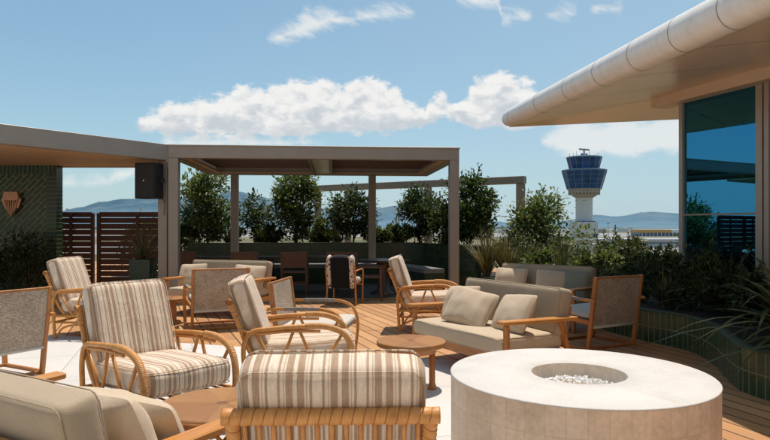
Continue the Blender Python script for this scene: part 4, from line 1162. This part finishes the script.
# ------------------------------------------------------------------ plants
def leaf(mb, p, d, nrm, L, w, bend=.15):
    d = d.normalized(); s_ = d.cross(nrm)
    if s_.length < 1e-4: s_ = d.cross(Vector((1, 0, .3)))
    s_.normalize(); n_ = s_.cross(d)
    m_ = p + d * (L * .5) + n_ * (L * bend * .4); e = p + d * L - n_ * (L * bend)
    mb.add([p, m_ + s_ * (w / 2), e, m_ - s_ * (w / 2)], [(0, 1, 2), (0, 2, 3)], True)
def rvec(rng): 
    while True:
        v_ = Vector((rng.uniform(-1, 1), rng.uniform(-1, 1), rng.uniform(-1, 1)))
        if .05 < v_.length < 1: return v_
def shrub(name, label, loc, rad, n, lf, mat, seed, clumps=26, cat='shrub', trunk=True, squeeze=.25, group='shrubs in the planters'):
    """rad = (rx, ry, height); crown from loc.z up"""
    rng = random.Random(seed); rx, ry, H = rad
    o = thing(name, label, cat, loc, rng.uniform(0, .3), group)
    cl = []
    for i in range(clumps):
        v_ = rvec(rng); v_ = v_.normalized() * (v_.length ** .45)
        zf = .5 + .5 * v_.z; taper = 1 - squeeze * abs(zf - .42) * 2
        cl.append((Vector((v_.x * rx * taper * .9, v_.y * ry * taper * .9, H * (.12 + .82 * zf) + rng.uniform(-.03, .03) * H)), rng.uniform(.55, 1.25)))
    mb = MB()
    for i in range(n):
        c_, s_ = cl[rng.randrange(clumps)]
        g_ = Vector((rng.gauss(0, 1), rng.gauss(0, 1), rng.gauss(0, 1))) * (.19 * min(rx, H / 2) * s_)
        p = c_ + g_
        d = (g_.normalized() * .7 + rvec(rng) * .8 + Vector((0, 0, .25)))
        nn = Vector((rng.gauss(0, .6), rng.gauss(0, .6), 1))
        L = lf * rng.uniform(.7, 1.3); leaf(mb, p, d, nn, L, L * rng.uniform(.38, .52))
    for k in range(10 if H > .9 else 5):
        c_ = cl[rng.randrange(clumps)][0]; d0 = Vector((c_.x / rx * .6 + rng.gauss(0, .25), c_.y / ry * .6, rng.uniform(.6, 1.3))).normalized()
        Ls = rng.uniform(.18, .38) * min(1.2, .5 + H * .5)
        for q_ in range(16):
            p = c_ + d0 * (Ls * (.3 + .9 * q_ / 16)); leaf(mb, p, d0 + rvec(rng) * 1.1, Vector((rng.gauss(0, .6), rng.gauss(0, .6), 1)), lf * rng.uniform(.6, 1.0), lf * .38)
    mb.build('crown', mat, o)
    mb = MB()
    if trunk:
        for k in range(3):
            top = cl[k][0]
            mb.tube(spline([(rng.uniform(-.04, .04), rng.uniform(-.04, .04), -.05), (top.x * .2, top.y * .2, top.z * .4), (top.x * .7, top.y * .7, top.z * .85)], 4), [.025 - .0016 * i for i in range(9)], 6)
        for k in range(3, clumps):
            top = cl[k][0]; st0 = cl[k % 3][0] * .45
            mb.tube([(st0.x * .5, st0.y * .5, st0.z), tuple((st0 * .5 + top * .5) + Vector((0, 0, .04))), tuple(top)], [.011, .008, .004], 5)
        mb.build('trunk', M['bark'], o)
    return o
def tuft(name, label, loc, n, L, spread, w, mat, seed, droop=.5, cat='grass plant', group='grass tufts in the planters'):
    rng = random.Random(seed)
    mb = MB()
    for i in range(n):
        a = rng.uniform(0, 2 * PI); tl = rng.uniform(.05, 1) * spread; l_ = L * rng.uniform(.55, 1.1)
        d = Vector((math.cos(a) * math.sin(tl), math.sin(a) * math.sin(tl), math.cos(tl)))
        p = Vector((rng.uniform(-.06, .06), rng.uniform(-.06, .06), 0)); sd_ = d.cross(Vector((0, 0, 1)))
        sd_ = sd_.normalized() if sd_.length > .01 else Vector((1, 0, 0))
        pts = []; ns = 7
        for k_ in range(ns + 1):
            t_ = k_ / ns
            q_ = p + d * (l_ * t_) + Vector((d.x, d.y, 0)) * (droop * l_ * t_ * t_ * .6) - Vector((0, 0, droop * l_ * t_ ** 2.4 * (.2 + .9 * math.sin(tl))))
            pts.append((q_, w * (1 - t_ ** 1.6) * (.6 + .8 * min(1, t_ * 3)) * .5 + .0006))
        vs = []; 
        for q_, ww in pts: vs += [q_ - sd_ * ww, q_ + sd_ * ww]
        mb.add(vs, [(2 * k_, 2 * k_ + 1, 2 * k_ + 3, 2 * k_ + 2) for k_ in range(ns)], True)
    o = mb.build(name, mat, None, loc); tag(o, label, cat, group); return o

shrub('planter_tree', 'tall leafy bush tree between the pergola left posts', (-4.78, 17.2, .9), (.78, .6, 2.02), 4600, .125, M['leaf'], 1, 34)
shrub('shrub', 'thin open shrub with bare gaps beside the left rear pergola post', (-3.52, 17.3, .9), (.52, .5, 1.28), 1400, .11, M['leaf_dark'], 2, 18)
shrub('planter_tree', 'tall leafy bush tree under the pergola middle', (-2.40, 17.2, .9), (.66, .55, 1.92), 4400, .125, M['leaf'], 3, 30)
shrub('shrub', 'compact round dark shrub left of the right rear pergola post', (-.88, 17.3, .9), (.64, .5, 1.40), 4200, .105, M['leaf_dark'], 4, 28)
shrub('shrub', 'dense dark shrub left of the pergola right front post', (.93, 17.1, .9), (.62, .5, 1.42), 4200, .105, M['leaf_dark'], 5, 28)
shrub('planter_tree', 'tall bush with orange-red tips right of the pergola front post', (1.98, 15.2, .86), (.68, .55, 1.72), 4600, .115, M['leaf_red'], 6, 32)
shrub('shrub', 'broad olive-green shrub against the right end of the metal frame', (3.52, 14.3, .36), (.90, .7, 1.62), 4600, .105, M['leaf'], 7, 38)
# low filler along the rear planter
rng = random.Random(9)
for i, x in enumerate((-5.5, -4.2, -3.1, -1.7, -.2, .35, 1.5)):
    shrub('shrub', ['low green undergrowth at the left end of the tall planter', 'low undergrowth below the left bush tree', 'low undergrowth beside the left rear post', 'low undergrowth below the middle bush tree', 'low undergrowth at the right rear post', 'low undergrowth below the dense dark shrub', 'low undergrowth at the corner of the tall planter'][i],
          (x, 16.9 - (1.7 if x > 1 else 0), .88), (.55, .34, rng.uniform(.42, .62)), 1300, .10, M['leaf' if i % 2 else 'leaf_dark'], 30 + i, 12, trunk=False)
for i, (x, y, L) in enumerate(((-2.95, 16.9, .6), (-1.55, 16.85, .85), (-1.75, 17.0, .7), (.25, 16.95, .7), (.42, 17.0, .6))):
    tuft('grass_tuft', ['spiky grass tuft beside the thin open shrub', 'tall spiky grass tuft right of the middle bush tree', 'spiky grass tuft at the foot of the middle bush tree', 'spiky grass tuft right of the right rear pergola post', 'short spiky grass tuft below the dense dark shrub'][i], (x, y, .88), 110, L, .75, .019, M['blade'], 50 + i, .45)
for i, (x, y, L, mt) in enumerate(((2.05, 12.9, 1.05, 'blade_dry'), (2.4, 12.7, .85, 'blade_dry'), (2.75, 12.6, .8, 'blade'), (3.35, 12.1, .95, 'blade'), (3.95, 11.9, .7, 'blade_dry'), (3.1, 11.4, .6, 'blade'), (4.5, 11.6, .6, 'blade_dry'))):
    tuft('grass_tuft', ['tall straw-coloured grass just right of the pergola front post', 'straw-coloured grass clump left of the broad shrub', 'green-yellow grass clump below the orange-tipped bush', 'upright sword-leaved grass in front of the broad shrub', 'straw-coloured grass below the control tower', 'low green grass behind the shaded sofa', 'straw-coloured grass right of the control tower'][i], (x, y, .36), 190, L * 1.1, .60, .017, M[mt], 70 + i, .4)
low = [((2.7, 13.2, .34), (.6, .5, .80), 'frond', 'bushy low shrub behind the straw-coloured grass'), ((3.0, 11.7, .34), (.55, .4, .55), 'leaf', 'dark low shrub right behind the shaded sofa'),
       ((3.75, 11.0, .34), (.6, .45, .58), 'leaf', 'rounded shrub behind the shaded woven chair'), ((4.45, 12.4, .34), (.65, .5, .78), 'frond', 'light green shrub under the airfield view'),
       ((5.1, 12.6, .34), (.6, .5, .74), 'frond', 'light green shrub left of the glass facade'), ((4.25, 10.3, .34), (.45, .4, .50), 'leaf_dark', 'dark shrub beside the first window frame'),
       ((3.75, 9.0, .34), (.5, .6, .62), 'leaf_dark', 'dark shrub behind the low planter at the shaded chair'), ((4.0, 8.1, .34), (.5, .5, .70), 'leaf_dark', 'dark shrub in front of the left window pane'),
       ((3.95, 7.2, .34), (.45, .5, .52), 'leaf_dark', 'dark shrub in the middle of the wavy planter'), ((4.3, 6.5, .34), (.4, .5, .45), 'leaf_dark', 'dark shrub behind the arching fronds'),
       ((5.6, 11.9, .34), (.5, .5, .8), 'frond', 'light green shrub touching the first window frame'), ((3.95, 12.9, .34), (.5, .5, .52), 'frond', 'yellow-green shrub at the foot of the control tower')]
for i, (p, r_, mt, lb) in enumerate(low):
    shrub('shrub', lb, p, r_, 1500, .09, M[mt], 100 + i, 16, trunk=False)
# tall spindly plants before the airfield
for i, (x, y, H) in enumerate(((3.92, 11.5, .95), (4.12, 11.55, .62), (5.15, 11.1, .85), (3.6, 11.8, .7))):
    rng = random.Random(200 + i)
    o = thing('spindly_plant', ['tall leaning spindly plant in front of the airfield', 'shorter spindly plant beside the tall leaning one', 'spindly plant with pale leaves beside the glass wall', 'spindly plant at the foot of the control tower view'][i], 'plant', (x, y, .36), 0, 'spindly plants before the airfield')
    mb = MB(); st = spline([(0, 0, 0), (.02, 0, H * .4), (-.06 - .1 * (i == 0), 0, H)], 6); mb.tube(st, .007, 5); mb.build('stem', M['bark'], o)
    mb = MB()
    for k_ in range(70):
        p = st[rng.randrange(3, len(st))]; a = rng.uniform(0, 2 * PI); leaf(mb, p, Vector((math.cos(a), math.sin(a), rng.uniform(.1, .9))), Vector((0, 0, 1)), rng.uniform(.05, .10), .026)
    mb.build('leaves', M['leaf_dark'] if i < 2 else M['leaf_red'], o)
for i, (x, y, H, lb) in enumerate(((-5.7, 17.6, 1.55, 'shrub behind the wider slat screen near the canopy post'), (-6.7, 17.8, 1.5, 'shrub behind the middle of the wider slat screen'), (-9.3, 17.6, 2.0, 'shrub hidden behind the green tiled wall'), (-10.4, 17.9, 2.3, 'taller shrub hidden behind the green tiled wall'), (-11.6, 18.2, 2.2, 'farthest left shrub behind the green tiled wall'))):
    shrub('shrub', lb, (x, y, 0), (.72, .6, H), 2600, .13, M['leaf'], 400 + i, 24)
# arching fronds at the right edge
GF = 'arching strap-leaved plants in the wavy planter'
for i, (x, y, z, n, L) in enumerate(((3.72, 5.75, .36, 95, 1.15), (3.55, 5.0, .36, 60, .85), (4.1, 6.6, .36, 70, 1.25))):
    tuft('strap_leaf_plant', ['large arching strap-leaved plant spilling over the wavy planter', 'smaller strap-leaved plant nearest the right edge', 'strap-leaved plant reaching up before the second window'][i], (x, y, z), n, L, 1.2, .055, M['frond'], 300 + i, .55, 'plant', GF)
tuft('strap_leaf_plant', 'strap-leaved clump in front of the first glass pane', (4.1, 7.7, .36), 70, .9, 1.0, .04, M['blade'], 310, .5, 'plant', GF)
for i, (x, y, z, L, mt, lb) in enumerate(((-4.1, 16.75, .88, .75, 'blade', 'spiky grass between the left bush tree and the thin shrub'), (-3.2, 16.7, .88, .6, 'blade_dry', 'dry grass tuft below the thin open shrub'), (-1.25, 16.8, .88, .65, 'blade_dry', 'dry grass tuft left of the compact round shrub'),
        (-.35, 16.85, .88, .7, 'blade', 'spiky grass right of the compact round shrub'), (1.45, 15.6, .86, .8, 'blade', 'spiky grass left of the orange-tipped bush'), (2.5, 13.3, .36, 1.25, 'blade', 'tall green grass between the orange-tipped bush and the broad shrub'),
        (4.1, 12.0, .36, .8, 'blade', 'green grass tuft in front of the airfield'), (4.8, 11.3, .36, .75, 'blade_dry', 'dry grass tuft near the first window frame'), (3.5, 9.9, .36, .7, 'blade', 'green grass behind the shaded woven chair'), (3.6, 8.2, .36, .6, 'blade', 'small grass tuft above the wavy planter wall'))):
    tuft('grass_tuft', lb, (x, y, z), 90, L, .8, .019, M[mt], 500 + i, .45)
tuft('grass_tuft', 'dry spiky grass growing in the square tiled pot', (-4.82, 12.75, .69), 90, .85, 1.0, .016, M['blade_dry'], 320, .5)
shrub('shrub', 'dark bush standing against the green tiled wall', (-7.05, 12.55, 0), (.60, .35, 1.22), 1500, .085, M['leaf_dark'], 330, 24)
shrub('shrub', 'dark bush at the far left foot of the green tiled wall', (-7.9, 12.6, 0), (.5, .35, .9), 800, .085, M['leaf_dark'], 331, 18)

# ------------------------------------------------------------------ world
SUN_E = R(74.0); SUN_R = math.atan2(.40, .92)
w = bpy.data.worlds.new('World'); scene.world = w; w.use_nodes = True
w.node_tree.nodes.clear(); t = NT(w.node_tree)
out = t.n('ShaderNodeOutputWorld'); bg = t.n('ShaderNodeBackground'); t.L(bg.outputs[0], out.inputs[0])
sky = t.n('ShaderNodeTexSky', sky_type='NISHITA'); sky.sun_disc = False
sky.sun_elevation = SUN_E; sky.sun_rotation = SUN_R; sky.air_density = 1.0; sky.dust_density = .8; sky.ozone_density = 1.0; sky.altitude = 100
tc = t.n('ShaderNodeTexCoord'); dx, dy, dz_ = t.sep(tc.outputs['Generated'])
az = t.m('ARCTAN2', dx, dy); el = t.m('ARCSINE', dz_)
# clouds laid on the sky dome by azimuth and elevation: ramps give top and base of each bank along the azimuth
pv = t.comb(az, t.m('MULTIPLY', el, 1.5), 0.37)
wnd = t.n('ShaderNodeTexNoise'); t.L(pv, wnd.inputs['Vector']); wnd.inputs['Scale'].default_value = 26; wnd.inputs['Detail'].default_value = 3
wv = t.vm('MULTIPLY', t.vm('SUBTRACT', wnd.outputs['Color'], (.5, .5, .5)), (.022, .022, 0))
pw = t.vm('ADD', pv, wv)
nA = t.noise(pw, 30, 6, .6)
nF = t.noise(pw, 110, 3, .6)
nB = t.noise(t.vm('ADD', pw, (-.004, .016, 0)), 30, 3, .55)
azn = t.m('DIVIDE', t.m('ADD', az, .8), 1.6)
def bank(pts):
    st = []
    for px, top, base in pts:
        a_ = math.atan((px - 385) / 640); c_ = math.cos(a_)
        f = lambda y: (math.atan((225 - y) / 640 * c_) + .05) / .5
        st.append(((a_ + .8) / 1.6, (f(top), f(base), 0)))
    r_ = t.sep(t.ramp(azn, st, 'EASE'))
    top = t.m('SUBTRACT', t.m('MULTIPLY', r_[0], .5), .05); base = t.m('SUBTRACT', t.m('MULTIPLY', r_[1], .5), .05)
    th = t.m('MAXIMUM', t.m('SUBTRACT', top, base), .0005)
    h = t.m('DIVIDE', t.m('SUBTRACT', el, base), th)                     # 0 at the base, 1 at the top
    return h, th
def sstep(x_, lo, hi):
    nd = t.n('ShaderNodeMapRange', interpolation_type='SMOOTHSTEP'); t.L(x_, nd.inputs['Value'])
    nd.inputs['From Min'].default_value = lo; nd.inputs['From Max'].default_value = hi; return nd.outputs[0]
def dens(h, th, nz, amp, soft):
    # distance inside the bank in radians, pushed in and out by the noise
    d_ = t.m('MULTIPLY', t.m('MINIMUM', t.m('SUBTRACT', 1.0, h), t.m('MULTIPLY', h, 1.6)), th)
    return t.m('ADD', d_, t.m('MULTIPLY', t.m('SUBTRACT', nz, .5), amp))
b1 = bank([(-200, 130, 131), (-150, 100, 140), (-90, 84, 142), (-50, 128, 130), (134, 124, 127), (150, 110, 131), (185, 104, 136), (205, 98, 138), (235, 88, 138), (262, 90, 137), (288, 82, 137), (315, 78, 135), (340, 86, 133), (372, 78, 133), (396, 86, 131), (408, 103, 129), (424, 108, 128), (428, 100, 124), (442, 96, 120), (452, 106, 122),
  (464, 96, 126), (482, 76, 128), (500, 72, 128), (520, 80, 127), (545, 92, 126), (572, 108, 124), (590, 121, 122), (720, 121, 122), (800, 90, 130), (900, 60, 130), (980, 95, 132), (1010, 121, 122)])
b2 = bank([(50, 182, 183), (74, 176, 188), (108, 175, 188), (116, 166, 182), (140, 163, 178), (168, 136, 152), (240, 132, 150), (300, 138, 146), (360, 142, 143), (536, 140, 141), (552, 126, 152), (575, 114, 158), (600, 118, 158), (625, 110, 158), (650, 114, 154), (690, 108, 154), (760, 120, 152), (800, 138, 140)])
b3 = bank([(262, 38, 39), (274, 30, 44), (290, 20, 42), (310, 8, 36), (332, 7, 28), (352, 12, 24), (380, 6, 20), (402, 7, 17), (424, 12, 13), (452, -2, -1), (470, -16, 8), (497, -9, 9), (503, 10, 24), (522, 9, 22), (538, 14, 15), (552, 10, 18), (568, 5, 19), (582, 11, 12), (598, 4, 13), (618, 3, 12), (628, 7, 8)])
dA = t.m('ADD', dens(b1[0], b1[1], nA, .068, 0), .0045)
cA = t.m('MULTIPLY', sstep(b1[1], .004, .016), sstep(t.m('ADD', dA, t.m('MULTIPLY', t.m('SUBTRACT', nF, .5), .012)), -.003, .0125))
lit = t.m('ADD', t.m('MULTIPLY', t.m('SUBTRACT', 1.0, sstep(t.m('ADD', b1[0], t.m('MULTIPLY', t.m('SUBTRACT', .5, nB), 2.4)), .05, .8)), -1.0), 1.0)
lit = t.m('MULTIPLY', t.m('ADD', t.m('MULTIPLY', lit, .75), t.m('MULTIPLY', sstep(t.m('SUBTRACT', nA, nB), -.16, .12), .25)), 1.0)
d2 = dens(b2[0], b2[1], nA, .055, 0); c2_ = t.m('MULTIPLY', t.m('MULTIPLY', sstep(d2, -.006, .022), .85), sstep(b2[1], .005, .014))
nW = t.noise(t.comb(az, t.m('ADD', t.m('MULTIPLY', el, 2.2), t.m('MULTIPLY', az, .7)), 1.3), 34, 5, .62, .4)
d3 = dens(b3[0], b3[1], nW, .050, 0); c3_ = t.m('MULTIPLY', t.m('MULTIPLY', sstep(d3, -.008, .024), .9), sstep(b3[1], .004, .011))
cW = t.m('MAXIMUM', c2_, c3_)
hz = t.m('POWER', t.m('SUBTRACT', 1.0, t.m('ABSOLUTE', dz_)), 9.0)
skyc = t.mix(1.0, sky.outputs[0], (1.0, 1.26, 1.24), 'MULTIPLY')
skyc = t.mix(.30, skyc, (3.3, 5.0, 6.4))
skyc = t.mix(t.m('MULTIPLY', hz, .74), skyc, (5.2, 6.5, 7.3))
rb = t.m('MULTIPLY', sstep(az, -.55, .65), .42)
skyc = t.mix(rb, skyc, (4.6, 6.1, 7.2))
hi = t.mix(lit, (5.9, 6.3, 6.7), (9.3, 9.1, 8.8))
colr = t.mix(cW, skyc, (8.2, 8.4, 8.3))
colr = t.mix(t.m('MULTIPLY', cA, .94), colr, hi)
t.L(colr, bg.inputs[0]); bg.inputs[1].default_value = .10
w.cycles.sampling_method = 'MANUAL'; w.cycles.sample_map_resolution = 256

sl = bpy.data.lights.new('sun', 'SUN'); sl.energy = 5.0; sl.angle = R(.53); sl.color = (1.0, .90, .795)
so = bpy.data.objects.new('sun', sl); C.objects.link(so)
sv = Vector((math.sin(SUN_R) * math.cos(SUN_E), math.cos(SUN_R) * math.cos(SUN_E), math.sin(SUN_E)))
so.rotation_euler = (-sv).to_track_quat('-Z', 'Y').to_euler(); so.location = (0, 0, 30)

cam = bpy.data.cameras.new('camera'); co = bpy.data.objects.new('camera', cam); C.objects.link(co)
co.location = (0, 0, 1.4); co.rotation_euler = (PI / 2, 0, 0)
cam.sensor_width = 36; cam.lens = 36 * 640 / 770; cam.shift_y = 5 / 770; cam.clip_start = .05; cam.clip_end = 60000
scene.camera = co
scene.view_settings.view_transform = 'Standard'; scene.view_settings.look = 'None'; scene.view_settings.exposure = 0; scene.view_settings.gamma = 1
